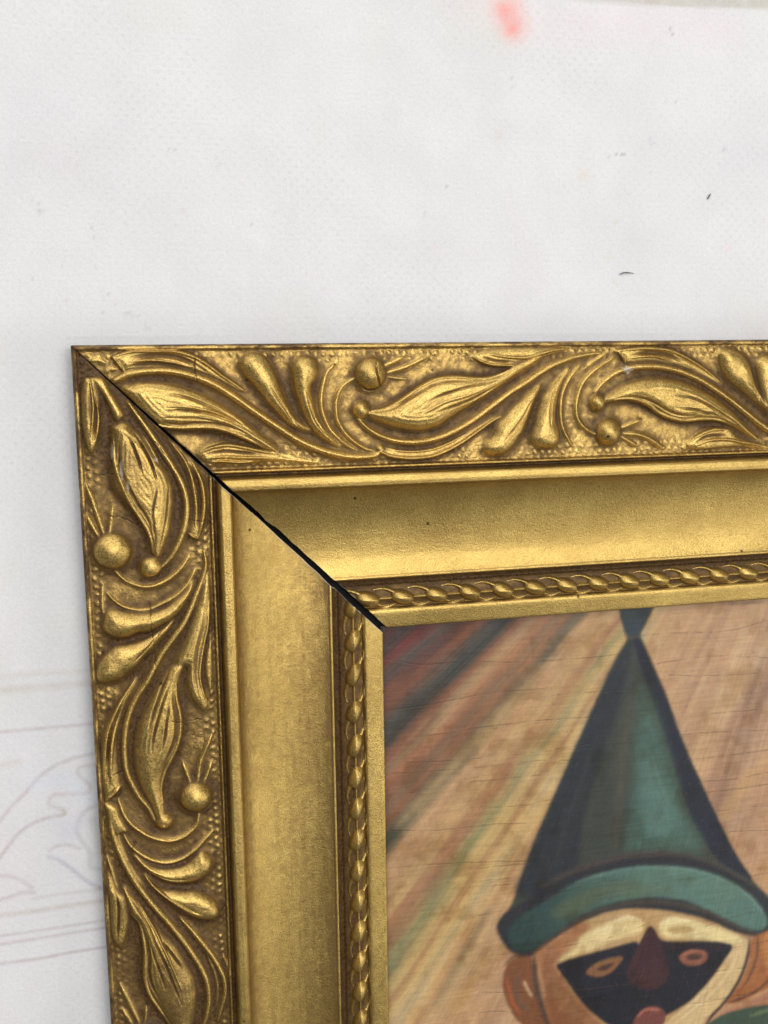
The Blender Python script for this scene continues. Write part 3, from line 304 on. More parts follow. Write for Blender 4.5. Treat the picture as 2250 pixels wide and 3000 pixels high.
SHEET_PRINT=[
['L',[[-43.27,-92.58],[-25.35,-92.69],[-16.18,-92.49],[-1.73,-93.0],[12.12,-92.92]],0.81,[186,170,148],0.81,0.35],
['L',[[-43.6,-97.0],[-25.62,-96.67],[-16.44,-96.61],[-1.46,-96.6],[11.95,-96.51]],1.12,[186,170,148],0.91,0.5],
['L',[[-44.53,-109.37],[-26.44,-108.87],[-14.88,-108.98],[-1.2,-108.98],[11.33,-108.93]],0.46,[176,156,154],0.41,0.75],
['L',[[-38.2,-146.51],[-28.22,-135.54],[-25.2,-132.01],[-21.23,-128.32],[-16.72,-123.65],[-11.83,-120.56],[-7.0,-119.02],[-1.23,-118.18],[6.02,-117.81]],0.56,[176,156,154],0.46,0.7],
['L',[[-31.72,-119.37],[-27.1,-118.86],[-21.53,-118.45]],1.32,[186,170,148],0.71,0.35],
['L',[[1.95,-121.57],[-1.42,-121.62],[-4.78,-121.87],[-6.06,-123.3],[-4.52,-125.57],[-2.73,-127.89],[-3.8,-129.87],[-9.06,-129.77],[-12.84,-129.58],[-14.6,-131.21],[-13.99,-132.86],[-10.77,-134.57],[-10.35,-135.68]],0.61,[176,156,154],0.51,0.6],
['L',[[-10.77,-134.57],[-10.35,-135.68],[-11.1,-136.11]],0.81,[150,160,90],0.41,0.5],
['L',[[-34.0,-152.35],[-28.97,-146.72],[-25.91,-142.91],[-23.39,-140.09],[-19.97,-137.9],[-16.11,-136.54],[-11.81,-136.03]],0.66,[176,156,154],0.46,0.75],
['L',[[2.27,-133.78],[-1.16,-134.43],[-4.6,-135.6],[-6.45,-138.55],[-7.14,-142.19],[-5.64,-145.59],[-3.9,-149.05],[-4.11,-152.79],[-1.99,-154.16],[1.14,-155.14]],0.76,[160,158,150],0.51,0.6],
['L',[[-15.29,-146.44],[-12.84,-145.44],[-9.98,-145.55],[-6.69,-147.06]],0.61,[176,156,154],0.46,0.6],
['L',[[-15.42,-148.56],[-12.64,-150.01],[-9.45,-153.13],[-6.73,-156.21],[-3.95,-158.77],[-1.11,-160.54],[1.77,-161.77]],0.71,[168,160,176],0.51,0.8],
['L',[[-33.94,-151.57],[-29.35,-152.48],[-26.59,-153.14],[-23.4,-154.92],[-20.74,-157.71]],0.71,[176,156,154],0.51,0.6],
['L',[[-34.54,-160.23],[-29.85,-159.86],[-27.0,-159.47],[-23.64,-158.63],[-20.35,-159.1]],0.71,[176,156,154],0.51,0.7],
['L',[[-39.54,-165.34],[-30.18,-164.89],[-20.72,-164.98],[-8.66,-164.61],[-1.33,-164.6],[3.6,-164.51]],0.76,[186,170,148],0.61,0.7],
['L',[[-20.47,-160.97],[-13.27,-160.68],[-1.13,-160.81]],0.51,[176,156,154],0.46,0.4],
['L',[[-39.97,-171.42],[-30.61,-171.28],[-18.72,-171.25],[-1.67,-170.87],[3.28,-170.79]],0.46,[176,156,154],0.41,0.65],
['L',[[-40.16,-174.07],[-30.79,-173.96],[-18.87,-173.67],[-1.8,-173.33],[3.15,-173.26]],0.46,[176,156,154],0.41,0.75],
['L',[[-40.6,-180.2],[-31.2,-180.13],[-19.27,-180.18],[-10.5,-179.67],[-1.15,-179.52],[2.84,-179.32]],0.51,[176,156,154],0.41,0.9],
['L',[[-1.9,-139.13],[-0.2,-143.62],[-0.49,-148.97]],3.04,[190,188,176],1.52,0.4],
['L',[[-10.59,-139.62],[-9.79,-142.38],[-6.15,-137.53]],3.04,[208,200,222],2.03,0.35],
['L',[[-18.25,-125.55],[-8.81,-125.6],[-4.36,-131.39]],3.04,[206,214,232],2.03,0.3],
['L',[[126.73,95.96],[127.47,94.06],[128.51,92.16]],5.94,[238,168,158],4.95,0.75],
['L',[[126.66,94.98],[128.66,91.85]],2.12,[234,130,118],3.18,0.55],
['L',[[113.98,97.7],[127.03,94.68],[141.88,93.0],[167.91,93.95],[199.91,94.55]],7.78,[238,208,212],6.36,0.2],
['L',[[135.82,102.1],[152.33,101.73],[175.54,101.85],[216.08,103.54]],2.97,[190,184,172],0.71,0.8],
['L',[[135.8,105.03],[152.27,105.55],[175.41,106.53],[215.83,108.7]],3.54,[206,202,190],2.12,0.7]]
SHEET_SPECKS=[[-6.68,35.92,0.6,[120,118,122],0.6],[15.03,8.91,0.53,[120,118,122],0.6],[8.34,8.92,0.4,[120,118,122],0.6],[13.5,8.73,0.33,[120,118,122],0.6],[6.61,32.14,0.27,[120,118,122],0.6],[-1.7,21.49,0.27,[120,118,122],0.6],[8.35,14.75,0.33,[120,118,122],0.6],[8.56,12.92,0.27,[120,118,122],0.6],[10.13,14.15,0.27,[120,118,122],0.6],[20.06,4.85,0.46,[120,118,122],0.6],[19.5,6.1,0.33,[120,118,122],0.6],[17.74,7.98,0.27,[120,118,122],0.6],[16.53,8.29,0.33,[120,118,122],0.6],[24.17,26.53,0.33,[120,118,122],0.6],[41.35,51.92,0.33,[120,118,122],0.6],[41.57,49.51,0.4,[120,118,122],0.6],[29.68,53.32,0.27,[120,118,122],0.6],[28.13,52.97,0.27,[120,118,122],0.6],[57.33,37.01,0.33,[120,118,122],0.6],[50.48,33.75,0.4,[120,118,122],0.6],[60.91,3.05,0.33,[120,118,122],0.6],[34.36,2.89,0.33,[120,118,122],0.6],[-5.52,35.95,0.33,[120,118,122],0.6],[-8.51,39.12,0.27,[120,118,122],0.6],[-6.85,37.98,0.27,[120,118,122],0.6],[7.05,29.32,0.27,[120,118,122],0.6],[6.92,21.45,0.27,[120,118,122],0.6],[66.94,18.19,0.33,[120,118,122],0.6],[-9.51,18.6,0.27,[120,118,122],0.6],[81.41,91.91,0.27,[120,118,122],0.6],[31.11,37.05,0.66,[205,160,120],0.5],[-1.36,12.28,0.53,[205,160,120],0.5],[11.95,11.88,0.46,[205,160,120],0.5],[29.38,32.74,0.33,[205,160,120],0.5],[32.6,35.56,0.33,[205,160,120],0.5],[19.92,54.64,0.33,[205,160,120],0.5],[15.45,69.82,0.4,[205,160,120],0.5],[52.26,19.67,0.4,[205,160,120],0.5],[65.33,19.77,0.46,[205,160,120],0.5],[70.53,15.64,0.46,[205,160,120],0.5],[194.64,45.25,0.49,[92,92,98],0.75],[194.09,44.37,0.42,[92,92,98],0.75],[165.24,56.7,0.35,[92,92,98],0.75],[164.06,56.79,0.28,[92,92,98],0.75],[162.48,56.6,0.28,[92,92,98],0.75],[178.92,73.09,0.35,[92,92,98],0.75],[178.15,72.22,0.28,[92,92,98],0.75],[182.16,72.54,0.28,[92,92,98],0.75],[179.75,93.46,0.35,[92,92,98],0.75],[180.26,92.54,0.35,[92,92,98],0.75],[179.34,93.98,0.28,[92,92,98],0.75],[191.83,14.49,0.35,[92,92,98],0.75],[128.21,77.14,0.28,[92,92,98],0.75],[128.74,74.64,0.21,[92,92,98],0.75],[159.75,55.6,0.28,[92,92,98],0.75],[173.49,61.32,0.35,[92,92,98],0.75],[174.01,59.94,0.35,[92,92,98],0.75],[199.26,59.44,0.49,[92,92,98],0.75],[107.98,45.47,0.42,[92,92,98],0.75],[101.38,37.56,0.42,[92,92,98],0.75],[166.46,20.99,0.42,[92,92,98],0.75],[165.25,20.84,0.49,[92,92,98],0.75],[167.91,21.15,0.28,[92,92,98],0.75],[164.45,20.69,0.28,[92,92,98],0.75],[162.9,36.75,0.83,[205,190,150],0.45],[162.12,36.02,0.62,[205,190,150],0.45],[164.63,38.2,0.42,[205,190,150],0.45],[160.34,26.03,1.11,[205,190,150],0.45],[162.49,18.51,0.97,[205,190,150],0.45],[155.06,77.02,0.55,[205,190,150],0.45],[145.14,73.49,0.49,[205,190,150],0.45],[182.38,7.24,0.55,[205,190,150],0.45],[124.18,60.81,1.53,[205,190,150],0.45],[151.63,50.14,2.08,[205,190,150],0.45],[196.27,6.08,0.62,[205,190,150],0.45],[201.73,28.94,0.83,[244,190,190],0.6],[214.12,38.12,0.69,[244,190,190],0.6],[103.49,28.09,0.62,[244,190,190],0.6],[113.41,25.82,0.49,[244,190,190],0.6]]
SHEET_HAIRS=[[[164.05, 20.68], [166.05, 21.28], [169.04, 21.08]], [[193.77, 44.07], [194.24, 44.81], [194.88, 45.69]]]
# ------------------------------------------------------------------ helpers
rng = np.random.RandomState(7)
def lin(c):
    c = np.asarray(c, float)/255.0
    return np.where(c <= 0.04045, c/12.92, ((c+0.055)/1.055)**2.4)
def spline(pts, n=8, closed=False):
    p = np.array(pts, float)
    if closed: q = np.vstack([p[-1], p, p[0], p[1]])
    else: q = np.vstack([2*p[0]-p[1], p, 2*p[-1]-p[-2]])
    out = []
    for i in range(1, len(q)-2):
        a, b, c, d = q[i-1], q[i], q[i+1], q[i+2]
        t = np.linspace(0, 1, n, endpoint=False)[:, None]
        out.append(0.5*((2*b)+(-a+c)*t+(2*a-5*b+4*c-d)*t*t+(-a+3*b-3*c+d)*t**3))
    out = np.vstack(out)
    if not closed: out = np.vstack([out, p[-1]])
    return out
def seg_dist(X, Y, pl, closed=False):
    """distance to a polyline and the running parameter 0..1 of the nearest point"""
    best = np.full(X.shape, 1e9); par = np.zeros(X.shape)
    q = np.vstack([pl, pl[:1]]) if closed else pl
    L = np.r_[0, np.cumsum(np.hypot(*(q[1:]-q[:-1]).T))]; tot = max(L[-1], 1e-9)
    for k in range(len(q)-1):
        a = q[k]; d = q[k+1]-a; l2 = max(d@d, 1e-12)
        t = np.clip(((X-a[0])*d[0]+(Y-a[1])*d[1])/l2, 0, 1)
        e = np.hypot(X-a[0]-t*d[0], Y-a[1]-t*d[1]); m = e < best
        best = np.where(m, e, best); par = np.where(m, (L[k]+t*math.sqrt(l2))/tot, par)
    return best, par
def inside(X, Y, pl):
    r = np.zeros(X.shape, bool); n = len(pl)
    for k in range(n):
        x1, y1 = pl[k]; x2, y2 = pl[(k+1) % n]
        if y1 == y2: continue
        c = ((y1 > Y) != (y2 > Y)) & (X < (x2-x1)*(Y-y1)/(y2-y1)+x1)
        r ^= c
    return r
def hash2(ix, iy, seed):
    h = (ix.astype(np.int64)*374761393+iy.astype(np.int64)*668265263+seed*1442695041) & 0xFFFFFFFF
    h = ((h ^ (h >> 13))*1274126177) & 0xFFFFFFFF
    return ((h ^ (h >> 16)) & 0xFFFF)/65535.0
def vnoise(X, Y, sx, sy=None, seed=0, octaves=3):
    sy = sy or sx; tot = np.zeros(np.broadcast(X, Y).shape); amp = 1.0; norm = 0
    for o in range(octaves):
        u = X/sx*2**o+17.3*o; v = Y/sy*2**o+5.1*o
        iu = np.floor(u); iv = np.floor(v); fu = u-iu; fv = v-iv
        fu = fu*fu*(3-2*fu); fv = fv*fv*(3-2*fv)
        a = hash2(iu, iv, seed+o); b = hash2(iu+1, iv, seed+o); c = hash2(iu, iv+1, seed+o); d = hash2(iu+1, iv+1, seed+o)
        tot += amp*((a*(1-fu)+b*fu)*(1-fv)+(c*(1-fu)+d*fu)*fv); norm += amp; amp *= 0.5
    return tot/norm
def blur(A, sig_r, sig_c):
    def k1(s):
        r = max(1, int(3*s)); x = np.arange(-r, r+1); k = np.exp(-x*x/(2*s*s)); return k/k.sum(), r
    for ax, s in ((0, sig_r), (1, sig_c)):
        if s <= 0.05: continue
        k, r = k1(s); pad = [(0, 0), (0, 0)]; pad[ax] = (r, r)
        B = np.pad(A, pad, mode='edge'); out = np.zeros_like(A)
        n = A.shape[ax]
        for i, w in enumerate(k):
            out += w*(B[i:i+n, :] if ax == 0 else B[:, i:i+n])
        A = out
    return A
def smooth(x, a, b):
    t = np.clip((x-a)/(b-a), 0, 1); return t*t*(3-2*t)
def new_mesh(name, V, F, mats, parent=None, col=None, attrs=None, normals=None, smooth_=True):
    me = bpy.data.meshes.new(name)
    V = np.asarray(V, np.float32); F = np.asarray(F, np.int32); k = F.shape[1]
    me.vertices.add(len(V)); me.vertices.foreach_set('co', V.ravel())
    me.loops.add(F.size); me.loops.foreach_set('vertex_index', F.ravel())
    me.polygons.add(len(F)); me.polygons.foreach_set('loop_start', np.arange(0, F.size, k, dtype=np.int32))
    if hasattr(me, 'update'): me.update(calc_edges=True)
    me.polygons.foreach_set('use_smooth', np.full(len(F), smooth_, bool))
    if col is not None:
        a = me.color_attributes.new('tint', 'FLOAT_COLOR', 'POINT')
        a.data.foreach_set('color', np.hstack([col, np.ones((len(V), 1))]).astype(np.float32).ravel())
    for n, d in (attrs or {}).items():
        a = me.attributes.new(n, 'FLOAT', 'POINT'); a.data.foreach_set('value', np.asarray(d, np.float32).ravel())
    me.validate()
    if normals is not None:
        me.normals_split_custom_set_from_vertices(normals.astype(np.float32))
    me.materials.append(mats)
    o = bpy.data.objects.new(name, me); sc.collection.objects.link(o)
    if parent is not None: o.parent = parent
    return o
def box(name, lo, hi, mat, parent):
    (x0, y0, z0), (x1, y1, z1) = lo, hi
    V = [(x0,y0,z0),(x1,y0,z0),(x1,y1,z0),(x0,y1,z0),(x0,y0,z1),(x1,y0,z1),(x1,y1,z1),(x0,y1,z1)]
    F = [(3,2,1,0),(4,5,6,7),(0,1,5,4),(1,2,6,5),(2,3,7,6),(3,0,4,7)]
    return new_mesh(name, np.array(V)*MM, F, mat, parent, smooth_=False)

# ------------------------------------------------------------------ materials
def nt(name):
    m = bpy.data.materials.new(name); m.use_nodes = True
    t = m.node_tree; return m, t, t.nodes['Principled BSDF']
def N(t, typ, **k):
    n = t.nodes.new(typ)
    for a, b in k.items(): setattr(n, a, b)
    return n
def mth(t, op, a, b=None, clamp=False):
    n = N(t, 'ShaderNodeMath', operation=op, use_clamp=clamp)
    for i, s in enumerate((a, b)):
        if s is None: continue
        if isinstance(s, (int, float)): n.inputs[i].default_value = s
        else: t.links.new(s, n.inputs[i])
    return n.outputs[0]
def noise(t, vec, scale, detail=3, rough=.5, lac=2):
    n = N(t, 'ShaderNodeTexNoise'); n.inputs['Scale'].default_value = scale; n.inputs['Detail'].default_value = detail
    n.inputs['Roughness'].default_value = rough; t.links.new(vec, n.inputs['Vector']); return n.outputs['Fac']
def ramp(t, fac, stops, interp='LINEAR'):
    n = N(t, 'ShaderNodeValToRGB'); e = n.color_ramp.elements; n.color_ramp.interpolation = interp
    while len(e) < len(stops): e.new(0.5)
    for i, (p, c) in enumerate(stops): e[i].position = p; e[i].color = (*c, 1) if len(c) == 3 else c
    t.links.new(fac, n.inputs[0]); return n.outputs['Color']
def mixc(t, fac, a, b, mode='MIX'):
    n = N(t, 'ShaderNodeMix', data_type='RGBA', blend_type=mode)
    for i, s in ((0, fac), (6, a), (7, b)):
        if isinstance(s, (int, float)): n.inputs[i].default_value = s
        elif isinstance(s, tuple): n.inputs[i].default_value = (*s, 1)
        else: t.links.new(s, n.inputs[i])
    return n.outputs[2]
def bump(t, h, dist, strength=1.0, nrm=None):
    n = N(t, 'ShaderNodeBump'); n.inputs['Distance'].default_value = dist; n.inputs['Strength'].default_value = strength
    t.links.new(h, n.inputs['Height'])
    if nrm is not None: t.links.new(nrm, n.inputs['Normal'])
    return n.outputs['Normal']
def gold(name, bright, mid, grain, rough0, metal, streak=None):
    m, t, p = nt(name)
    tc = N(t, 'ShaderNodeTexCoord').outputs['Object']
    pat = N(t, 'ShaderNodeAttribute', attribute_name='patina_shade').outputs['Fac']
    chip = N(t, 'ShaderNodeAttribute', attribute_name='chip').outputs['Fac']
    n1 = noise(t, tc, 420, 5, .6); n2 = noise(t, tc, 2600, 3, .7); n3 = noise(t, tc, 90, 4, .6); n4 = noise(t, tc, 1300, 4, .65)
    # worn bronze-powder paint: a bright leafing tone flecked with a duller one
    fleck = ramp(t, n2, [(.36, (0, 0, 0)), (.60, (1, 1, 1))])
    base = mixc(t, fleck, mid, bright)
    tone = ramp(t, n3, [(.3, (.84, .80, .74)), (.7, (1.08, 1.06, 1.0))])
    base = mixc(t, 1.0, base, tone, 'MULTIPLY')
    # brown antiquing wash and painted occlusion in the hollows, broken up by noise
    w = mth(t, 'ADD', pat, mth(t, 'MULTIPLY', mth(t, 'SUBTRACT', n1, .5), .75))
    w = mth(t, 'ADD', w, mth(t, 'MULTIPLY', mth(t, 'SUBTRACT', n4, .5), .5))
    w = mth(t, 'ADD', w, mth(t, 'MULTIPLY', mth(t, 'SUBTRACT', n3, .5), .35))
    wg = ramp(t, w, [(.22, (0, 0, 0)), (.62, (1, 1, 1))])
    glaze = ramp(t, n1, [(.3, (.15, .085, .030)), (.7, (.27, .17, .062))])
    c = mixc(t, mth(t, 'MULTIPLY', wg, .82), base, glaze)
    wf = ramp(t, w, [(.52, (0, 0, 0)), (.80, (.62, .62, .62)), (1.0, (1, 1, 1))])
    c = mixc(t, wf, c, ramp(t, n4, [(.35, (.030, .014, .004)), (.7, (.13, .068, .020))]))
    if streak:
        mp = N(t, 'ShaderNodeMapping'); mp.inputs['Scale'].default_value = streak; t.links.new(tc, mp.inputs['Vector'])
        s = noise(t, mp.outputs[0], 1.0, 4, .6)
        c = mixc(t, ramp(t, s, [(.40, (0, 0, 0)), (.75, (.38, .38, .38))]), c, (.20, .115, .03))
    # tiny dirt specks
    vo = N(t, 'ShaderNodeTexVoronoi'); vo.inputs['Scale'].default_value = 260; t.links.new(tc, vo.inputs['Vector'])
    sel = mth(t, 'GREATER_THAN', N(t, 'ShaderNodeSeparateColor').outputs[0], .5)
    sepn = [n for n in t.nodes if n.bl_idname == 'ShaderNodeSeparateColor'][-1]; t.links.new(vo.outputs['Color'], sepn.inputs[0])
    sel = mth(t, 'GREATER_THAN', sepn.outputs[0], .965)
    sp = mth(t, 'MULTIPLY', sel, mth(t, 'LESS_THAN', vo.outputs['Distance'], .13))
    c = mixc(t, mth(t, 'MULTIPLY', sp, .8), c, (.03, .02, .01))
    c = mixc(t, chip, c, (.50, .45, .39))
    p.inputs['Specular IOR Level'].default_value = .26
    t.links.new(c, p.inputs['Base Color'])
    inv = mth(t, 'SUBTRACT', 1.0, mth(t, 'MULTIPLY', wf, .85))
    t.links.new(mth(t, 'MULTIPLY', mth(t, 'MULTIPLY', inv, metal), mth(t, 'SUBTRACT', 1.0, chip)), p.inputs['Metallic'])
    r = mth(t, 'ADD', rough0, mth(t, 'MULTIPLY', mth(t, 'SUBTRACT', n2, .5), .35))
    r = mth(t, 'ADD', r, mth(t, 'MULTIPLY', wf, .16))
    t.links.new(r, p.inputs['Roughness'])
    b = bump(t, n2, grain*MM, 1.0)
    b = bump(t, n4, .12*MM, .55, b); b = bump(t, n1, .16*MM, .6, b)
    t.links.new(b, p.inputs['Normal'])
    return m
M_ORN = gold('antique_gilding', (.72, .515, .175), (.30, .188, .055), .075, .37, .92)
M_COVE = gold('satin_gilding', (.68, .495, .17), (.45, .305, .09), .095, .34, .90, (25, 25, 25))
def plain(name, c, r, metal=0, bumps=None):
    m, t, p = nt(name); tc = N(t, 'ShaderNodeTexCoord').outputs['Object']
    n = noise(t, tc, 300, 4, .6)
    t.links.new(mixc(t, n, tuple(x*.7 for x in c), tuple(min(1, x*1.25) for x in c)), p.inputs['Base Color'])
    p.inputs['Roughness'].default_value = r; p.inputs['Metallic'].default_value = metal
    t.links.new(bump(t, noise(t, tc, 900, 4, .7), .15*MM, .6), p.inputs['Normal'])
    return m
M_WOOD = plain('dark_wood_gap_shade', (.012, .008, .006), .75)  # wood side, blackened to paint the shade inside the mitre gap
M_BLACK = plain('black_gap_shade', (.0012, .0011, .0012), .95)  # near-black colour standing in for shade in the open mitre
M_HAIR = plain('dark_fibre', (.10, .095, .09), .8)

m, t, p = nt('oil_paint'); M_PAINT = m
tc = N(t, 'ShaderNodeTexCoord').outputs['Object']
tint = N(t, 'ShaderNodeAttribute', attribute_name='tint').outputs['Color']
mp = N(t, 'ShaderNodeMapping'); mp.inputs['Rotation'].default_value = (0, 0, math.radians(-52)); mp.inputs['Scale'].default_value = (60, 900, 1); t.links.new(tc, mp.inputs['Vector'])
st = noise(t, mp.outputs[0], 1.0, 4, .6)
mpx = N(t, 'ShaderNodeMapping'); mpx.inputs['Scale'].default_value = (2600, 260, 1); t.links.new(tc, mpx.inputs['Vector'])
mpy = N(t, 'ShaderNodeMapping'); mpy.inputs['Scale'].default_value = (260, 2600, 1); t.links.new(tc, mpy.inputs['Vector'])
wx = noise(t, mpx.outputs[0], 1.0, 2, .5); wy = noise(t, mpy.outputs[0], 1.0, 2, .5)
fine = noise(t, tc, 700, 4, .65)
c = mixc(t, 1.0, tint, ramp(t, st, [(.3, (.88, .87, .86)), (.7, (1.09, 1.08, 1.07))]), 'MULTIPLY')
c = mixc(t, 1.0, c, ramp(t, mth(t, 'MULTIPLY', mth(t, 'ADD', wx, wy), .5), [(.3, (.90, .90, .90)), (.7, (1.08, 1.08, 1.08))]), 'MULTIPLY')
c = mixc(t, ramp(t, fine, [(.60, (0, 0, 0)), (.82, (.40, .40, .40))]), c, (.16, .09, .05))
t.links.new(c, p.inputs['Base Color']); p.inputs['Roughness'].default_value = .46; p.inputs['Specular IOR Level'].default_value = .30
b = bump(t, st, .06*MM, .8); b = bump(t, mth(t, 'ADD', wx, wy), .035*MM, .8, b); t.links.new(b, p.inputs['Normal'])

m, t, p = nt('printed_vinyl'); M_SHEET = m
tc = N(t, 'ShaderNodeTexCoord').outputs['Object']
tint = N(t, 'ShaderNodeAttribute', attribute_name='tint').outputs['Color']
sp = N(t, 'ShaderNodeSeparateXYZ')
wob = N(t, 'ShaderNodeTexNoise'); wob.inputs['Scale'].default_value = 120; t.links.new(tc, wob.inputs['Vector'])
vm = N(t, 'ShaderNodeVectorMath', operation='MULTIPLY_ADD'); t.links.new(wob.outputs['Color'], vm.inputs[0]); vm.inputs[1].default_value = (.0011, .0011, 0); t.links.new(tc, vm.inputs[2])
t.links.new(vm.outputs[0], sp.inputs[0])
sx = mth(t, 'SINE', mth(t, 'MULTIPLY', sp.outputs[0], 2*math.pi/.0034)); sy = mth(t, 'SINE', mth(t, 'MULTIPLY', sp.outputs[1], 2*math.pi/.0034))
dots = ramp(t, mth(t, 'ADD', mth(t, 'MULTIPLY', mth(t, 'MULTIPLY', sx, sy), .5), .5), [(.60, (0, 0, 0)), (.98, (1, 1, 1))])
big = noise(t, tc, 16, 3, .5); fib = noise(t, tc, 1500, 5, .7)
patch = ramp(t, big, [(.45, (.0, .0, .0)), (.60, (.42, .42, .42))])
mott = noise(t, tc, 45, 4, .6)
c = mixc(t, 1.0, tint, ramp(t, mott, [(.3, (.935, .930, .930)), (.7, (1.0, 1.0, .995))]), 'MULTIPLY')
c = mixc(t, mth(t, 'MULTIPLY', mth(t, 'MULTIPLY', dots, patch), .42), c, (.52, .50, .45))
c = mixc(t, 1.0, c, ramp(t, fib, [(.30, (.90, .90, .90)), (.62, (1.01, 1.01, 1.01))]), 'MULTIPLY')
t.links.new(c, p.inputs['Base Color']); p.inputs['Roughness'].default_value = .75
b = bump(t, fib, .10*MM, .55); b = bump(t, mth(t, 'SUBTRACT', 1.0, dots), .05*MM, .5, b); t.links.new(b, p.inputs['Normal'])

# ------------------------------------------------------------------ the sheet it lies on
def axis(lo, hi, fine_lo, fine_hi, f, cc):
    a = np.arange(lo, fine_lo, cc); b = np.arange(fine_lo, fine_hi, f); c_ = np.arange(fine_hi, hi+cc, cc)
    return np.r_[a, b, c_]
def build_sheet():
    xs = np.r_[np.array([-1500, -900, -500, -250, -120, -60]), axis(-40, 240, -40, 12, .42, .85), np.array([260, 340, 500, 900, 1500])]
    ys = np.r_[np.array([-1500, -900, -600, -420, -330]), axis(-270, 112, -270, -70, .45, .85), np.array([120, 160, 260, 500, 900, 1500])]
    X, Y = np.meshgrid(xs, ys)
    col = np.empty(X.shape+(3,)); col[:] = lin((222, 221, 221))
    n = vnoise(X, Y, 60, 60, 3); col *= (1-.07*n[..., None]*np.array([1.1, 1.0, .75]))
    n = vnoise(X, Y, 30, 30, 12); col *= (1-.045*smooth(n, .5, .85)[..., None]*np.array([.35, .5, 1.5]))
    n = vnoise(X, Y, 26, 26, 11); col *= (1-.035*smooth(n, .5, .9)[..., None]*np.array([.2, 1, .6]))
    for kind, pts, w, c, soft, al in SHEET_PRINT:
        pl = spline(pts); lo = pl.min(0)-w-soft-1; hi = pl.max(0)+w+soft+1
        jj = (ys > lo[1]) & (ys < hi[1]); ii = (xs > lo[0]) & (xs < hi[0]); s = np.ix_(jj, ii)
        if not jj.any() or not ii.any(): continue
        d, _ = seg_dist(X[s], Y[s], pl)
        brk = .55+.45*vnoise(X[s], Y[s], 2.2, 2.2, 5)*1.5
        sf = 1.0 if w > 2 else 1.7; k = (1-smooth(d, 0 if w < 2 else max(w/2-soft*.5, 0), w/2+soft*sf))*al*(1 if w > 2 else .62)*np.clip(brk, 0, 1)*(1 if w < 2 else 1)
        if w > 2 and c[0]-c[1] > 60: k = np.clip(k*(.45+1.3*vnoise(X[s], Y[s], 3.2, 3.2, 6, 4)), 0, 1)
        col[s] = col[s]*(1-k[..., None])+lin(c)*k[..., None]
    for x, y, r, c, al in SHEET_SPECKS:
        r = max(r, .33); s = np.ix_(abs(ys-y) < 3*r+.8, abs(xs-x) < 3*r+.8)
        k = .55*al*np.exp(-((X[s]-x)**2+(Y[s]-y)**2)/(r*r))*(.6+.8*vnoise(X[s], Y[s], .9, .9, 9))
        k = np.clip(k, 0, 1); col[s] = col[s]*(1-k[..., None])+lin(c)*k[..., None]
    ny, nx = X.shape; idx = np.arange(ny*nx).reshape(ny, nx)
    F = np.stack([idx[:-1, :-1], idx[:-1, 1:], idx[1:, 1:], idx[1:, :-1]], -1).reshape(-1, 4)
    zz = .35*(vnoise(X, Y, 70, 70, 21, 2)-.5); zz[(X > -2) & (Y < 2)] = np.minimum(zz[(X > -2) & (Y < 2)], -.05)
    o = new_mesh('ground', np.stack([X, Y, zz+1.85], -1).reshape(-1, 3)*MM, F, M_SHEET, col=col.reshape(-1, 3))
    o['kind'] = 'structure'; o['label'] = 'white vinyl sheet with embossed dots and a faint printed scroll drawing'
build_sheet()

# ------------------------------------------------------------------ the frame
root = bpy.data.objects.new('framed_picture', None); sc.collection.objects.link(root)
root['label'] = 'gilded frame with carved leaf border round a painting of a masked face in pointed hat'
root['category'] = 'picture frame'
W = 86.0; UMAX = 330.0; PERIOD = 146.6
def profile(v):
    """height of the moulding across its width, outer edge to sight edge"""
    kv = [0, .25, .7, 1.3, 1.55, 1.9, 34.6, 34.9, 35.25, 35.6, 35.75, 36.0, 36.5, 36.75, 37.05, 37.3, 37.8, 39.3, 40.2, 40.7, 40.95]
    kz = [12.6, 13.8, 14.25, 14.2, 13.75, 13.55, 13.9, 15.1, 15.3, 15.0, 14.2, 13.4, 13.5, 14.4, 16.3, 17.1, 17.45, 17.5, 17.3, 16.7, 15.2]
    z = np.interp(v, kv, kz)
    s = np.clip((v-40.95)/(69.0-40.95), 0, 1)
    q = np.clip(1-s/.80, 0, 1)
    cove = 6.0+9.2*(.34*q**1.7+.66*(1-np.sqrt(np.clip(1-q*q, 0, 1))))  # scooped hollow, lifting again towards its inner rim
    cove += .85*np.clip((s-.80)/.20, 0, 1)**1.6
    z = np.where(v > 40.95, cove, z)
    kv = [69.0, 69.6, 70.0, 70.2, 70.5, 71.2, 71.9, 72.5, 73.4, 76.3, 78.6, 79.3, 79.7, 80.2, 81, 85.3, 85.8, 86.0]
    kz = [6.95, 7.15, 7.0, 6.3, 5.2, 4.6, 4.3, 4.9, 5.3, 6.0, 5.2, 5.0, 5.9, 6.3, 6.35, 5.5, 5.3, 4.9]
    return np.where(v >= 69.0, np.interp(v, kv, kz), z)
def elements(rail):
    E = [e[1:] for e in ORNAMENT if e[0] == rail]
    out = []
    for e in E:
        out.append(e)
        us = [p[0] for p in e[2]]
        lo = min(us)
        lim = 230 if rail == 'T' else 205
        if (83.5 if rail == 'T' else 60) < lo < 186 and lo+PERIOD > (225 if rail == 'T' else 207):
            out.append((e[0], e[1], [(x+PERIOD, y) for x, y in e[2]])+tuple(e[3:]))
    return out
CHIPS = {'T': [(161.1, 8.7, 1.9, 1.15)], 'L': [(28.5, 9.3, .45, 2.2), (33.5, 11.5, .5, 3.2), (37.5, 13.0, .45, 2.2), (31.0, 20.6, .8, .6)]}
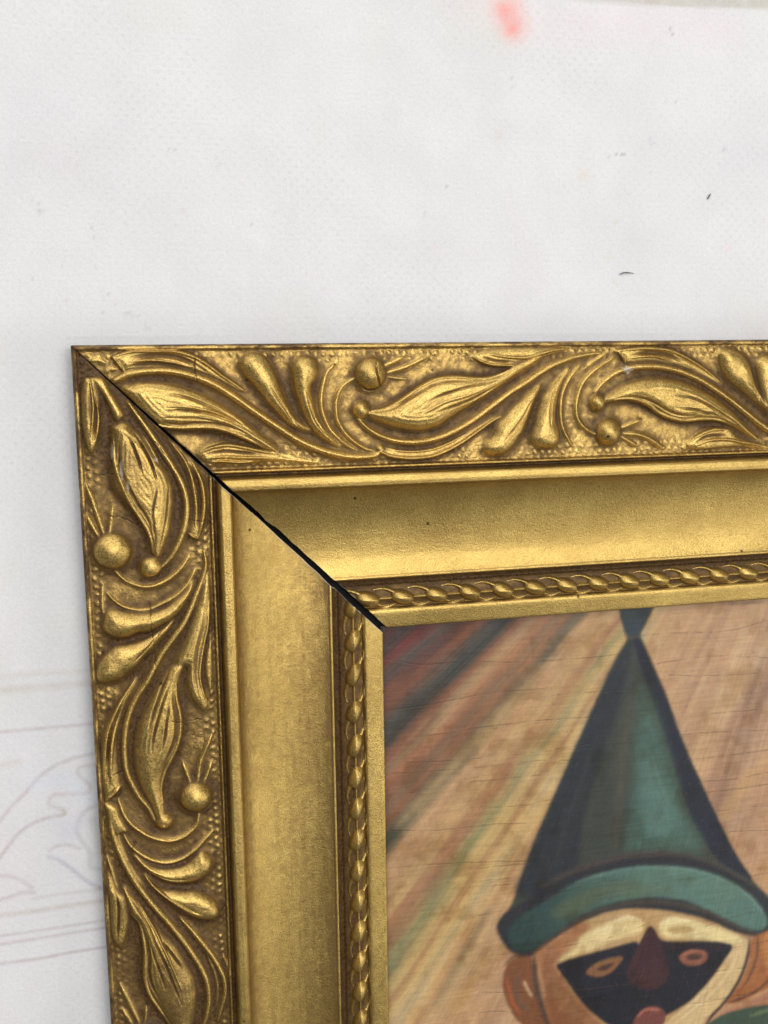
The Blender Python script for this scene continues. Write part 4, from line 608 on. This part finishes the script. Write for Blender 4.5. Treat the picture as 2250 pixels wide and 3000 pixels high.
CRACKS = {'T': [[(57.5, 34.8), (57.8, 38), (57.5, 41.5)], [(32.5, 3), (32.2, 6), (32.6, 10)]],
 'L': [[(34.9, 5.2), (34.7, 8.5), (34.8, 11.4)], [(46, 7), (46.5, 10), (47.8, 13), (50.2, 16.2)], [(48, 38), (48.6, 33), (48.4, 29)],
       [(71.5, 17.3), (80, 17.4), (88, 17.7), (93, 17.8)], [(105.5, 21.5), (106.3, 25), (106.2, 30)], [(160, 10.5), (158.8, 12.5), (157, 15)],
       [(25.5, 19.5), (27, 21.5), (29, 22.5), (31.5, 25)], [(143.5, 8), (141.5, 10)], [(120, 4), (119.6, 7.5)]]}
def ustart(v, rail):
    """the mitre: the joint has opened towards the painting and its edge is a little chipped"""
    w = (.12+.0172*v)*np.ones_like(v)
    n = vnoise(v, v*0+(3 if rail == 'T' else 9), 2.2, 1, 31, 4)-.5
    w = w+n*.50*smooth(v, 6, 30)+.35*(vnoise(v, v*0+5, .7, 1, 33, 2)-.5)*smooth(v, 6, 30)*smooth(vnoise(v, v*0+8, 4, 1, 34, 2), .45, .65)
    if rail == 'T': w = w-.55*np.exp(-((v-50.5)/1.7)**2)+.15*smooth(v, 51.8, 52.3)*(1-smooth(v, 53, 58))
    else: w = w+.25*np.exp(-((v-69.5)/1.2)**2)
    return v+np.maximum(w, .06)
def build_rail(rail):
    du = .18
    ub = np.arange(0, UMAX+du, du); vb = np.arange(1.5, 35.0+1e-6, .17)
    U, V = np.meshgrid(ub, vb)                       # rows = v
    H = np.zeros(U.shape); own = np.full(U.shape, -1); els = elements(rail); names = []; add = np.zeros(U.shape)
    extra_pat = np.zeros(U.shape); hid = np.zeros(U.shape)
    def win(p, m):
        lo = p.min(0)-m; hi = p.max(0)+m
        j0, j1 = np.searchsorted(vb, [lo[1], hi[1]]); i0, i1 = np.searchsorted(ub, [lo[0], hi[0]])
        return slice(j0, j1), slice(i0, i1)
    for kind, name, pts, w, h, tp in els:
        if kind == 'P':
            pl = spline(pts, 5, True); s = win(pl, 1.6)
            if U[s].size == 0: continue
            u, v = U[s], V[s]; ins = inside(u, v, pl); d, _ = seg_dist(u, v, pl, True)
            q = np.clip(d/w, 0, 1); core_ = ins; hh = np.where(ins, .22*h+h*.74*np.clip(1-(1-q)**2.2, 0, 1)**.78, .22*h*np.clip(1-d/1.3, 0, 1)**1.6)
            if name in ('bud', 'leaf', 'stem'):   # fine tooled lines running with the outline
                wob = 1.6*(vnoise(u, v, 5, 5, 80+len(names))-.5); amp = .10 if name == 'bud' else .09
                hh = hh+np.where(ins, amp*np.sin(2*math.pi*d/1.25+2.5*wob)*smooth(d, .25, .7)*smooth(vnoise(u, v, 7, 7, 90+len(names)), .30, .65), 0)
            else:
                hh = hh+np.where(ins, .30*(vnoise(u, v, 2.2, 2.2, 80+len(names), 3)-.5)*smooth(d, .2, 1), 0)
        elif kind == 'S':
            pl = spline(pts, 6); s = win(pl, 2.4*w+.5)
            if U[s].size == 0: continue
            u, v = U[s], V[s]; d, t_ = seg_dist(u, v, pl)
            k = np.minimum(tp[0]+(1-tp[0])*np.clip(t_/.22, 0, 1)**.7, tp[1]+(1-tp[1])*np.clip((1-t_)/.22, 0, 1)**.7)
            ww = w*k; core_ = d < ww; hh = np.maximum(np.where(core_, h*(.35+.65*k)*np.clip(1-(d/ww)**2, 0, 1)**.62, 0), .36*h*(.4+.6*k)*np.clip(1-d/(2.3*ww+.25), 0, 1)**1.5)
        elif kind == 'K':
            c = np.array(pts[0]); s = win(c[None], w+1.3)
            if U[s].size == 0: continue
            u, v = U[s], V[s]; d = np.hypot(u-c[0], v-c[1])/w; core_ = d < 1; hh = np.maximum(h*np.clip(1-d*d, 0, 1)**.58+.25*(vnoise(u, v, 1.8, 1.8, 79, 3)-.5)*(d < .9), .22*h*np.clip(1-(d-.9)/.45, 0, 1)**1.5)
        else: continue
        # lift each piece above what it lies on where it overlaps a neighbour
        m = hh > H[s]+.02; H[s] = np.where(m, hh, H[s])
        o = own[s]; o[m & core_ & (hh > .12)] = len(names); own[s] = o; names.append(name)
    B0 = blur(H, .14/.17, .14/.18); B1 = blur(H, .38/.17, .38/.18); B = .45*B0+.55*B1
    foot = blur(H, .55/.17, .55/.18)
    for kind, name, pts, w, h, tp in els:
        if kind not in 'av': continue
        pl = spline(pts, 6); s = win(pl, w+.1)
        if U[s].size == 0: continue
        u, v = U[s], V[s]; d, t_ = seg_dist(u, v, pl)
        k = np.minimum(tp[0]+(1-tp[0])*np.clip(t_/.25, 0, 1), tp[1]+(1-tp[1])*np.clip((1-t_)/.25, 0, 1))
        prof = np.clip(1-(d/(w*(.5+.5*k)))**2, 0, 1)**1.2
        if kind == 'a': add[s] = np.maximum(add[s], h*1.35*k*prof)
        else: hid[s] = np.maximum(hid[s], h*1.1*k*prof)
    # punched ground: rows of little pellets near both edges, dying out towards the middle
    g = np.clip(1-(foot-.10)/.30, 0, 1)
    pitch = 2.35; wu = U+.5*(vnoise(U, V, 4, 4, 41)-.5)*2; wv = V+.5*(vnoise(U, V, 4, 4, 42)-.5)*2
    row = np.round((wv-2.9)/(pitch*.80)); off = (row % 2)*.5
    du_ = (wu/pitch-off)-np.round(wu/pitch-off); dv_ = (wv-2.9)/(pitch*.80)-row
    dd = np.hypot(du_*pitch, dv_*pitch*.80)
    edge = np.maximum(1-smooth(V, 3.2, 7.5), smooth(V, 27.5, 33.5))*.85+.25*smooth(vnoise(U, V, 9, 9, 43), .45, .8)
    keep = .35+.65*smooth(vnoise(U, V, 4.5, 4.5, 44), .35, .6)
    pel = .34*np.clip(1-(dd/.95)**2, 0, 1)**1.3*edge*g*keep
    rough = (.18*(vnoise(U, V, 1.3, 1.3, 45, 3)-.5)+.22*(vnoise(U, V, 3.0, 3.0, 49, 2)-.5))*g+.10*(vnoise(U, V, 5, 5, 46)-.5)
    tool = .05*(vnoise(U, V, .9, .9, 47, 3)-.5)*(1-g)+.14*(vnoise(U, V, 3.2, 3.2, 48, 2)-.5)*(1-g)
    R = B+.42*blur(H, 1.0/.17, 1.0/.18)*np.exp(-B*1.6)+add-hid*np.clip(B/1.0, .25, 1)+pel+rough+tool
    # element feet sink a dark quirk into the ground round them
    quirk = np.clip((foot-B)/.8, 0, 1)*g
    R -= .26*quirk
    cav = blur(R, .9/.17, .9/.18)-R; cav2 = blur(R, 2.6/.17, 2.6/.18)-R
    pat = .34+.82*np.clip(cav, -.4, .8)+.30*np.clip(cav2, -1, 1.2)+.03*g+(.15 if rail == 'L' else .0)+.36*(vnoise(U, V, 6, 6, 50, 4)-.5)  # antique wash, with occlusion painted into the hollows
    pat += .25*np.clip(cav*2.0, 0, .6)
    if rail == 'L':   # bare dark wood where the corner ornament has lost its gilding
        pat += 1.2*smooth(11.0-V*.3-U*.85-3*(vnoise(U, V, 2.5, 2.5, 51)-.5), 2.2, 3.4)*(U < 14)
        pat += .25*(1-smooth(U, 14, 48))+.12*smooth(U, 120, 190)  # left band browner near the corner and down its lower half
    chip = np.zeros(U.shape)
    for cu, cv, ru, rv in CHIPS[rail]:
        if rail == 'L': ru, rv = rv, ru
        q = ((U-cu)/ru)**2+((V-cv)/rv)**2+.9*(vnoise(U, V, .8, .8, 52, 3)-.5)*2
        chip = np.maximum(chip, 1-smooth(q, .7, 1.0))
    chip *= (.75 if rail == 'T' else .42); R -= .10*chip
    for c in CRACKS[rail]:
        pl = spline(c, 8); pl = pl+(rng.rand(*pl.shape)-.5)*.42
        s = win(pl, .8)
        if U[s].size:
            d, t_ = seg_dist(U[s], V[s], pl); k = np.exp(-(d/.12)**2)*(.35+.65*smooth(vnoise(U[s], V[s], 1.6, 1.6, 99, 3), .35, .6)); R[s] -= .26*k; pat[s] += .9*k
    # ---- full width grid
    va = np.array([0, .12, .25, .45, .7, 1.0, 1.3]); vc = np.r_[np.arange(35.1, 37.6, .12), np.arange(37.8, 40.2, .3), np.arange(40.2, 41.4, .12)]
    vd = np.arange(41.5, 68.6, .55); ve = np.arange(68.8, 80.3, .16); vf = np.array([80.6, 81.1, 82, 83, 84, 84.8, 85.3, 85.6, 85.8, 85.92, 86.0])
    vs = np.r_[va, vb, vc, vd, ve, vf]; nb0, nb1 = len(va), len(va)+len(vb)
    us = np.r_[np.arange(0, 232, du), np.arange(232, UMAX, .65)]
    UU, VV = np.meshgrid(us, vs); st_ = ustart(vs, rail)[:, None]; UU = np.maximum(UU, st_)
    Zp = profile(VV); PAT = np.zeros(UU.shape); CH = np.zeros(UU.shape); OW = np.full(UU.shape, -1)
    for j in range(nb0, nb1):
        jb = j-nb0; x = UU[j]
        Zp[j] += np.interp(x, ub, R[jb]); PAT[j] = np.interp(x, ub, pat[jb]); CH[j] = np.interp(x, ub, chip[jb])
        OW[j] = own[jb][np.clip(np.round(x/du).astype(int), 0, len(ub)-1)]
    fadeout = smooth(VV[nb0:nb1], 1.5, 1.9)*(1-smooth(VV[nb0:nb1], 34.7, 35.0))
    Zp[nb0:nb1] = profile(VV[nb0:nb1])*(1-fadeout)+Zp[nb0:nb1]*fadeout
    n = vnoise(UU, VV, 5, 1.2, 61, 4); n2 = vnoise(UU, VV, 14, .8, 62, 4); n3 = vnoise(UU, VV, 1.2, .5, 63, 3)
    a = VV < 1.5; PAT[a] = (.46+1.7*(n-.5)+.7*(n3-.5)+.35*(VV < .3))[a]+(.15 if rail == 'L' else .0)
    Zp[a] += (.25*(n-.5))[a]
    a = (VV >= 34.9) & (VV < 37.15); PAT[a] = (.25+.95*np.clip(1-abs(VV-36.2)/.62, 0, 1)**.5+.7*(n-.5)+.5*(n3-.5))[a]
    Zp[a] += (.18*(n3-.5))[a]
    a = (VV >= 37.15) & (VV < 41); PAT[a] = (.10+.35*(n-.5)+.5*smooth(n3, .62, .9)*smooth(n2, .5, .8)+.5*np.clip((VV-40.6)/.4, 0, 1))[a]
    a = (VV >= 41) & (VV < 69.3); PAT[a] = (.06+.25*(n2-.5)+.16*(1-smooth(VV, 41, 46))+.18*smooth(VV, 66.8, 68.8)*(n2+.3)+(.22*smooth(VV, 48, 68)+.06 if rail == 'L' else 0*VV))[a]  # left cove gets browner towards its inner rim
    Zp[a] += (.05*(vnoise(UU, VV, 30, 1.6, 65, 2)-.5)+.10*(vnoise(UU, VV, 22, 12, 66, 2)-.5))[a]
    a = (VV >= 69.3) & (VV < 70.2); PAT[a] = (.05+.3*(n-.5))[a]
    a = (VV >= 70.2) & (VV < 79.6); PAT[a] = (.92+.35*np.clip(1-abs(VV-71.6)/1.3, 0, 1)+.3*(n-.5)-.18*smooth(VV, 77.8, 78.8))[a]
    a = VV >= 79.6; PAT[a] = (.16+.35*(n-.5)+.25*np.clip(1-(VV-79.6)/.8, 0, 1))[a]
    if rail == 'L':   # the upright is browner on its fillet, cove and slip
        a = (VV >= 37.15) & (VV < 69.3); PAT[a] += .13+.10*(vnoise(UU, VV, 60, 6, 67, 3)-.5)[a]
        a = VV >= 79.6; PAT[a] += .08
    # ---- the rope of grains in its channel
    j0, j1 = np.searchsorted(vs, [72.2, 79.6]); SU, SV = UU[j0:j1], VV[j0:j1]; hr = np.zeros(SU.shape); ro = np.full(SU.shape, -1)
    grain = blur(np.zeros((2, 2)), 0, 0)
    starts = np.r_[81.3+10.78*np.arange(-1, 23)] if rail == 'T' else np.r_[78.2, 88.9, 99.5, 111.3, 122.2, 132.4, 142.7+10.3*np.arange(0, 18)]
    sgn = 1 if rail == 'T' else -1; vc0 = 76.45
    bead_names = {}
    rail_wire = .65*np.clip(1-((SV-vc0)/.42)**2, 0, 1)**.5; hr = np.maximum(hr, rail_wire); ro[(rail_wire > .1)] = 1000
    for k, uc in enumerate(starts):
        jit = (rng.rand(4)-.5)
        i0, i1 = np.searchsorted(us, [uc-11, uc+11]); 
        if i1-i0 < 3: continue
        s = (slice(None), slice(i0, i1)); u, v = SU[s], SV[s]
        def tail(pts, w0, hh):
            pl = spline([(uc+a_, vc0+sgn*b_) for a_, b_ in pts], 6); d, t_ = seg_dist(u, v, pl)
            kk = np.clip(1.15*(t_ if hh > 0 else 1-t_), .18, 1); ww = w0*kk; return np.where(d < ww, 1.0*kk**.6*np.clip(1-(d/ww)**2, 0, 1)**.5, 0)
        t1 = tail([(-9.2, -2.7), (-6.5, -3.0), (-4.2, -2.5), (-1.8, -1.3)], .66, 1)
        t2 = tail([(1.6, 1.2), (4.2, 2.35), (6.6, 2.75), (9.0, 2.2)], .66, -1)
        ang = sgn*(math.radians(22)+jit[0]*.1); du1 = u-uc; dv1 = v-vc0
        a1 = (du1*math.cos(ang)+dv1*math.sin(ang))/(3.7+jit[1]*.3); b1 = (-du1*math.sin(ang)+dv1*math.cos(ang))/(2.15+jit[2]*.14)
        q = np.abs(a1)**2.3+np.abs(b1)**2.3; bd = 2.6*np.sqrt(np.clip(1-q, 0, 1))
        hh = np.maximum(np.maximum(t1, t2), bd); m = hh > hr[s]; hr[s] = np.where(m, hh, hr[s]); r_ = ro[s]; r_[m & (hh > .1)] = k; ro[s] = r_
    raised = blur(hr, .9, .7); Zp[j0:j1] += raised*.95
    cavr = blur(raised, 5, 4.5)-raised
    PAT[j0:j1] = np.where(raised > .12, np.clip(.42-.38*raised+.9*np.clip(cavr, -.2, .6), .0, 1), PAT[j0:j1])
    PAT[j0:j1] += np.where((ro == 1000) & (raised > .2), .30, 0)
    # plaster shows white along the broken mitre edge of the upright
    e = UU-st_
    if rail == 'L': CH = np.maximum(CH, (1-smooth(e, .10, .26+.5*np.exp(-((VV-53)/3.5)**2)))*smooth(VV, 30, 40)*(.35+.65*smooth(vnoise(VV, VV*0, 2.5, 1, 71), .3, .6)))
    else: CH = np.maximum(CH, (1-smooth(e, .05, .18))*.35*smooth(vnoise(VV, VV*0, 2.5, 1, 72), .5, .7)*(VV > 15))
    PAT += .5*np.exp(-(e/.5)**2)*(VV < 41)
    # ---- faces and owners
    ny, nx = UU.shape
    P = np.stack([UU, -VV, Zp], -1) if rail == 'T' else np.stack([VV, -UU, Zp], -1)
    gx = np.gradient(P, axis=1); gy = np.gradient(P, axis=0)
    # one-sided where the clamped columns collapse
    nrm = np.cross(gx, gy); nrm[nrm[..., 2] < 0] *= -1
    ln = np.linalg.norm(nrm, axis=-1, keepdims=True); bad = ln[..., 0] < 1e-9; nrm = nrm/np.maximum(ln, 1e-9)
    first = (us[None, :] <= st_).sum(1)              # first free column of each row
    rows = np.arange(ny); src = nrm[rows, np.minimum(first+1, nx-1)]
    for j in rows: nrm[j, :first[j]+1] = src[j]
    idx = np.arange(ny*nx).reshape(ny, nx)
    q = np.stack([idx[:-1, :-1], idx[:-1, 1:], idx[1:, 1:], idx[1:, :-1]], -1)
    if rail == 'T': q = q[..., ::-1]
    keep = ((UU[:-1, 1:]-UU[:-1, :-1]) > 1e-7) | ((UU[1:, 1:]-UU[1:, :-1]) > 1e-7)
    vm_ = .5*(vs[:-1]+vs[1:])[:, None]*np.ones((1, nx-1))
    ow = OW[:-1, :-1].copy()
    nn = len(names); zones = [('edge_bead', 0, 1.5), ('ornament_ground', 1.5, 34.95), ('groove', 34.95, 37.1), ('fillet', 37.1, 40.95), ('cove', 40.95, 69.2), ('cove_rim', 69.2, 70.3), ('rope_channel', 70.3, 79.55), ('slip', 79.55, 87)]
    owner = np.full(ow.shape, -1)
    allnames = list(names)
    for nme, a_, b_ in zones:
        m = (vm_ >= a_) & (vm_ < b_); owner[m] = len(allnames); allnames.append(nme)
    m = ow >= 0; owner[m] = ow[m]
    rf = np.full(ow.shape, -1); rf[j0:j1] = ro[:, :-1][:owner[j0:j1].shape[0]]
    wire_id = len(allnames); allnames.append('wire'); bead0 = len(allnames); allnames += ['rope_grain']*len(starts)
    m = rf == 1000; owner[m] = wire_id; m = (rf >= 0) & (rf < 1000); owner[m] = bead0+rf[m]
    q = q[keep]; owner = owner[keep]
    order = np.argsort(owner, kind='stable'); q = q[order]; owner = owner[order]
    bounds = np.searchsorted(owner, np.arange(len(allnames)+1))
    Pf = P.reshape(-1, 3)*MM; Nf = nrm.reshape(-1, 3); pf = np.clip(PAT, 0, 1.5).ravel(); cf = np.clip(CH, 0, 1).ravel()
    # core of the rail: outer side, mitre face, sight edge and back
    z_end = Zp[:, 0]
    prof2 = [(st_[j, 0], vs[j], z_end[j]) for j in range(ny)]
    far = [(us[-1], vs[j], Zp[j, -1]) for j in range(ny)]
    Vc, Fc = [], []
    def put(u, v, z): Vc.append((u, -v, z) if rail == 'T' else (v, -u, z)); return len(Vc)-1
    for ring in (prof2, far):
        for u, v, z in ring: put(u, v, z-.02)
        for u, v, z in ring: put(u, v, 3.9 if v > 80 else 2.02)
    def quad(a_, b_, c_, d_): Fc.append((a_, b_, c_, d_))
    for j in range(ny-1):
        quad(j, j+1, ny+j+1, ny+j); quad(2*ny+j+1, 2*ny+j, 3*ny+j, 3*ny+j+1); quad(ny+j, ny+j+1, 3*ny+j+1, 3*ny+j)
    quad(0, ny, 3*ny, 2*ny); quad(ny-1, 2*ny+ny-1, 3*ny+ny-1, 2*ny-1)
    core = new_mesh('frame_rail', np.array(Vc)*MM, np.array(Fc), M_WOOD, root, smooth_=False)
    core['label'] = 'gilded frame rail along the top, brighter gold' if rail == 'T' else 'gilded frame rail down the left side, darker brown gold with cracks'
    for i, nme in enumerate(allnames):
        f = q[bounds[i]:bounds[i+1]]
        if len(f) < 12: continue
        vi, inv = np.unique(f, return_inverse=True); f2 = inv.reshape(f.shape)
        mat = M_COVE if nme in ('cove', 'slip', 'fillet', 'cove_rim', 'rope_grain', 'wire') else M_ORN
        new_mesh(nme, Pf[vi], f2, mat, core, attrs={'patina_shade': pf[vi], 'chip': cf[vi]}, normals=Nf[vi])
build_rail('T'); build_rail('L')

# black board added behind to keep the open mitre dark, closed round its sides
box('backing_board', (.8, -328, 2.04), (328, -.8, 2.5), M_BLACK, root)

# ------------------------------------------------------------------ the painting
def build_painting():
    xs = np.r_[np.arange(85.5, 231, .27), np.arange(231, 328, 1.3)]; ys = np.r_[np.arange(-327.2, -246.05, 1.3), np.arange(-246, -85.5, .25)]
    X, Y = np.meshgrid(xs, ys)
    sx, sy = RAY_SOURCE
    wx = X+1.2*(vnoise(X, Y, 9, 9, 101)-.5); wy = Y+1.2*(vnoise(X, Y, 9, 9, 102)-.5)
    T = sy+(RAY_X0-sx)*(wy-sy)/(wx-sx)                 # where the ray through the point meets the left edge
    T = np.where(wx < sx-2, T, -4000)
    ks = np.array([r[0] for r in RAY_RAMP]); kc = np.array([lin(r[1]) for r in RAY_RAMP]); o = np.argsort(ks)
    dist = np.hypot(X-sx, Y-sy); th = np.arctan2(Y-sy, X-sx)
    kq = np.linspace(ks.min(), ks.max(), 4000); step = kq[1]-kq[0]
    kq_c = np.stack([np.interp(kq, ks[o], kc[o][:, i]) for i in range(3)], -1)
    kq_c = blur(kq_c, 1.5/step, 0); grey = kq_c.mean(1, keepdims=True); kq_c = (grey+(kq_c-grey)*.95)*np.array([.93, .90, .82])
    Tj = T+5.0*(vnoise(X, Y, 22, 22, 103, 2)-.5)+6.0*(vnoise(th*500, dist, 4.0, 16, 113, 3)-.5)
    col = np.stack([np.interp(Tj, kq, kq_c[:, i]) for i in range(3)], -1)
    st = vnoise(th*900, dist, 3.0, 60, 104, 4); col *= (.84+.32*st)[..., None]
    st = vnoise(th*900, dist, 9.0, 45, 105, 3); col = col*(1-.35*smooth(st, .55, .8)[..., None])+lin((206, 172, 132))*.35*smooth(st, .55, .8)[..., None]*smooth(-T, 150, 260)[..., None]+col*.35*smooth(st, .55, .8)[..., None]*(1-smooth(-T, 150, 260)[..., None])
    n = vnoise(X, Y, 14, 14, 106); col = col*(1-.16*smooth(n, .5, .85)[..., None]*np.array([.6, .9, 1.2]))
    n = vnoise(X, Y, 1.3, 7, 107, 3); col *= (.95+.10*n)[..., None]
    fk = (.22*smooth(X, 104, 138)*smooth(-T, 118, 150))[..., None]; col = col*(1-fk)+lin((176, 142, 104))*fk
    relief = .05*(vnoise(th*900, dist, 2.0, 30, 108, 3)-.5)
    def blend(s, k, c): col[s] = col[s]*(1-k[..., None])+c*k[..., None]
    for e in PAINT:
        if e[0] == 'F':
            pl = spline(e[1], 6, True); c = lin(e[2]); soft = max(e[3]*1.9, 1.0); al = e[4]; m = soft+.5
        else:
            pl = spline(e[1], 6); w = e[2]; c = lin(e[3]); soft = max(e[4]*1.7, .9); al = e[5]; m = w+soft
        lo = pl.min(0)-m; hi = pl.max(0)+m
        jj = (ys > lo[1]) & (ys < hi[1]); ii = (xs > lo[0]) & (xs < hi[0])
        if not jj.any() or not ii.any(): continue
        s = np.ix_(jj, ii); x = X[s]+.35*(vnoise(X[s], Y[s], 2.0, 2.0, 109)-.5); y = Y[s]+.35*(vnoise(X[s], Y[s], 2.0, 2.0, 110)-.5)
        if e[0] == 'F':
            ins = inside(x, y, pl); d, _ = seg_dist(x, y, pl, True); sd = np.where(ins, d, -d)
            k = smooth(sd, -soft*.5, soft*.5)*al
            cc = np.broadcast_to(c, x.shape+(3,))
            if len(e) > 5:
                c2 = lin(e[5]); (ax, ay), (bx, by) = e[6]; l2 = (bx-ax)**2+(by-ay)**2
                tt = smooth(((x-ax)*(bx-ax)+(y-ay)*(by-ay))/l2, 0, 1)[..., None]; cc = c*(1-tt)+c2*tt
        else:
            d, tt = seg_dist(x, y, pl); w2 = w/2*(.35+.65*np.clip(np.minimum(tt, 1-tt)/.15, 0, 1))
            k = (1-smooth(d-w2, -soft*.5, soft*.5))*al; cc = np.broadcast_to(c, x.shape+(3,))
        br = vnoise(X[s], Y[s], 3, 3, 111, 3); k = np.where(k > .97, k, k*np.clip(.86+.28*br, 0, 1))
        cc = cc*(.90+.20*vnoise(X[s], Y[s], 1.1, 6, 112, 3))[..., None]
        blend(s, k, cc)
        if e[0] == 'L': relief[s] += .05*k
    col = np.stack([blur(col[..., i], 1.5, 1.3) for i in range(3)], -1)
    n = vnoise(X, Y, 5, 5, 121, 4)-.5; n2 = vnoise(X, Y, 11, 11, 122, 3)-.5; n3 = vnoise(X, Y, .9, .9, 123, 3)-.5; n4 = vnoise(th*900, dist, 1.2, 9, 124, 3)-.5
    col = col*(1+.15*n+.10*n3+.22*n4)[..., None]*(1+n2[..., None]*np.array([.10, .02, -.18]))
    g_ = smooth(vnoise(X, Y, 8, 8, 125, 4), .50, .75)[..., None]; col = col*(1-g_*np.array([.20, .25, .32]))
    col = col*np.array([.92, .895, .86])
    edge = np.minimum(X-86.0, -86.0-Y); col = col*(1-.55*np.exp(-np.clip(edge, 0, 9)/.55)[..., None])  # contact shade of the slip painted along the sight edge
    extra = []
    for i in range(10):
        y0 = -92-rng.rand()*125; x0 = 88+rng.rand()*100; L = 8+rng.rand()*26
        extra.append([(x0+L*q, y0+L*q*.10+.5*(rng.rand()-.5)) for q in (0, .33, .66, 1)])
    for i, c in enumerate(list(PAINT_CRACKS)+extra):
        pl = spline(c, 8); pl[:, 1] += .22*(rng.rand(len(pl))-.5)
        lo = pl.min(0)-1; hi = pl.max(0)+1; jj = (ys > lo[1]) & (ys < hi[1]); ii = (xs > lo[0]) & (xs < hi[0])
        if not jj.any() or not ii.any(): continue
        s = np.ix_(jj, ii); d, tt = seg_dist(X[s], Y[s], pl)
        a = (.50 if i < len(PAINT_CRACKS) else .2)*(.12+.88*smooth(vnoise(X[s], Y[s], 3, 3, 113+i), .3, .6))
        k = np.exp(-(d/.16)**2)*a; blend(s, k, lin((58, 40, 32)))
        relief[s] -= .10*k; relief[s] += .04*np.exp(-((d-.4)/.3)**2)*a
    ny, nx = X.shape; idx = np.arange(ny*nx).reshape(ny, nx)
    d1 = np.abs(col[:-1, :-1]-col[1:, 1:]).sum(-1); d2 = np.abs(col[:-1, 1:]-col[1:, :-1]).sum(-1); pick = (d1 <= d2)[..., None]
    a_, b_, c_, d_ = idx[:-1, :-1], idx[:-1, 1:], idx[1:, 1:], idx[1:, :-1]
    t1 = np.where(pick, np.stack([a_, b_, c_], -1), np.stack([a_, b_, d_], -1)); t2 = np.where(pick, np.stack([a_, c_, d_], -1), np.stack([b_, c_, d_], -1))
    F = np.concatenate([t1.reshape(-1, 3), t2.reshape(-1, 3)])       # each quad split along its smoother diagonal
    zz = 3.6+relief
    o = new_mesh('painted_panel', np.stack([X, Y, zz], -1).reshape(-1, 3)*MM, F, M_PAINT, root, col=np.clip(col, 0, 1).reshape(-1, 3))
    o['label'] = 'cracked oil painting of a black masked face under a pointed teal hat with slanting tan rays'
build_painting()
box('panel_board', (85.7, -327, 2.6), (327, -85.7, 3.3), M_WOOD, root)

# ------------------------------------------------------------------ dust fibres on the sheet
def fibre(pts, r, label):
    pl = spline(pts, 6); V, F = [], []
    for i, p_ in enumerate(pl):
        a = pl[max(i-1, 0)]; b_ = pl[min(i+1, len(pl)-1)]; d = (b_-a)/max(np.hypot(*(b_-a)), 1e-9); nn = np.array([-d[1], d[0]])
        k = r*(.35+.65*math.sin(math.pi*min(max(i/(len(pl)-1), .05), .95)))
        for q in range(6):
            an = q*math.pi/3; V.append((p_[0]+nn[0]*k*math.cos(an), p_[1]+nn[1]*k*math.cos(an), 2.10+k*math.sin(an)))
    for i in range(len(pl)-1):
        for q in range(6):
            a = i*6+q; b_ = i*6+(q+1) % 6; F.append((a, b_, b_+6, a+6))
    o = new_mesh('dust_fibre', np.array(V)*MM, np.array(F), M_HAIR)
    o['label'] = label; o['category'] = 'fibre'
fibre(SHEET_HAIRS[0], .16, 'short grey fibre lying flat on the white sheet just above the frame')
fibre(SHEET_HAIRS[1], .22, 'tiny dark slanting speck of lint on the white sheet, upper right')
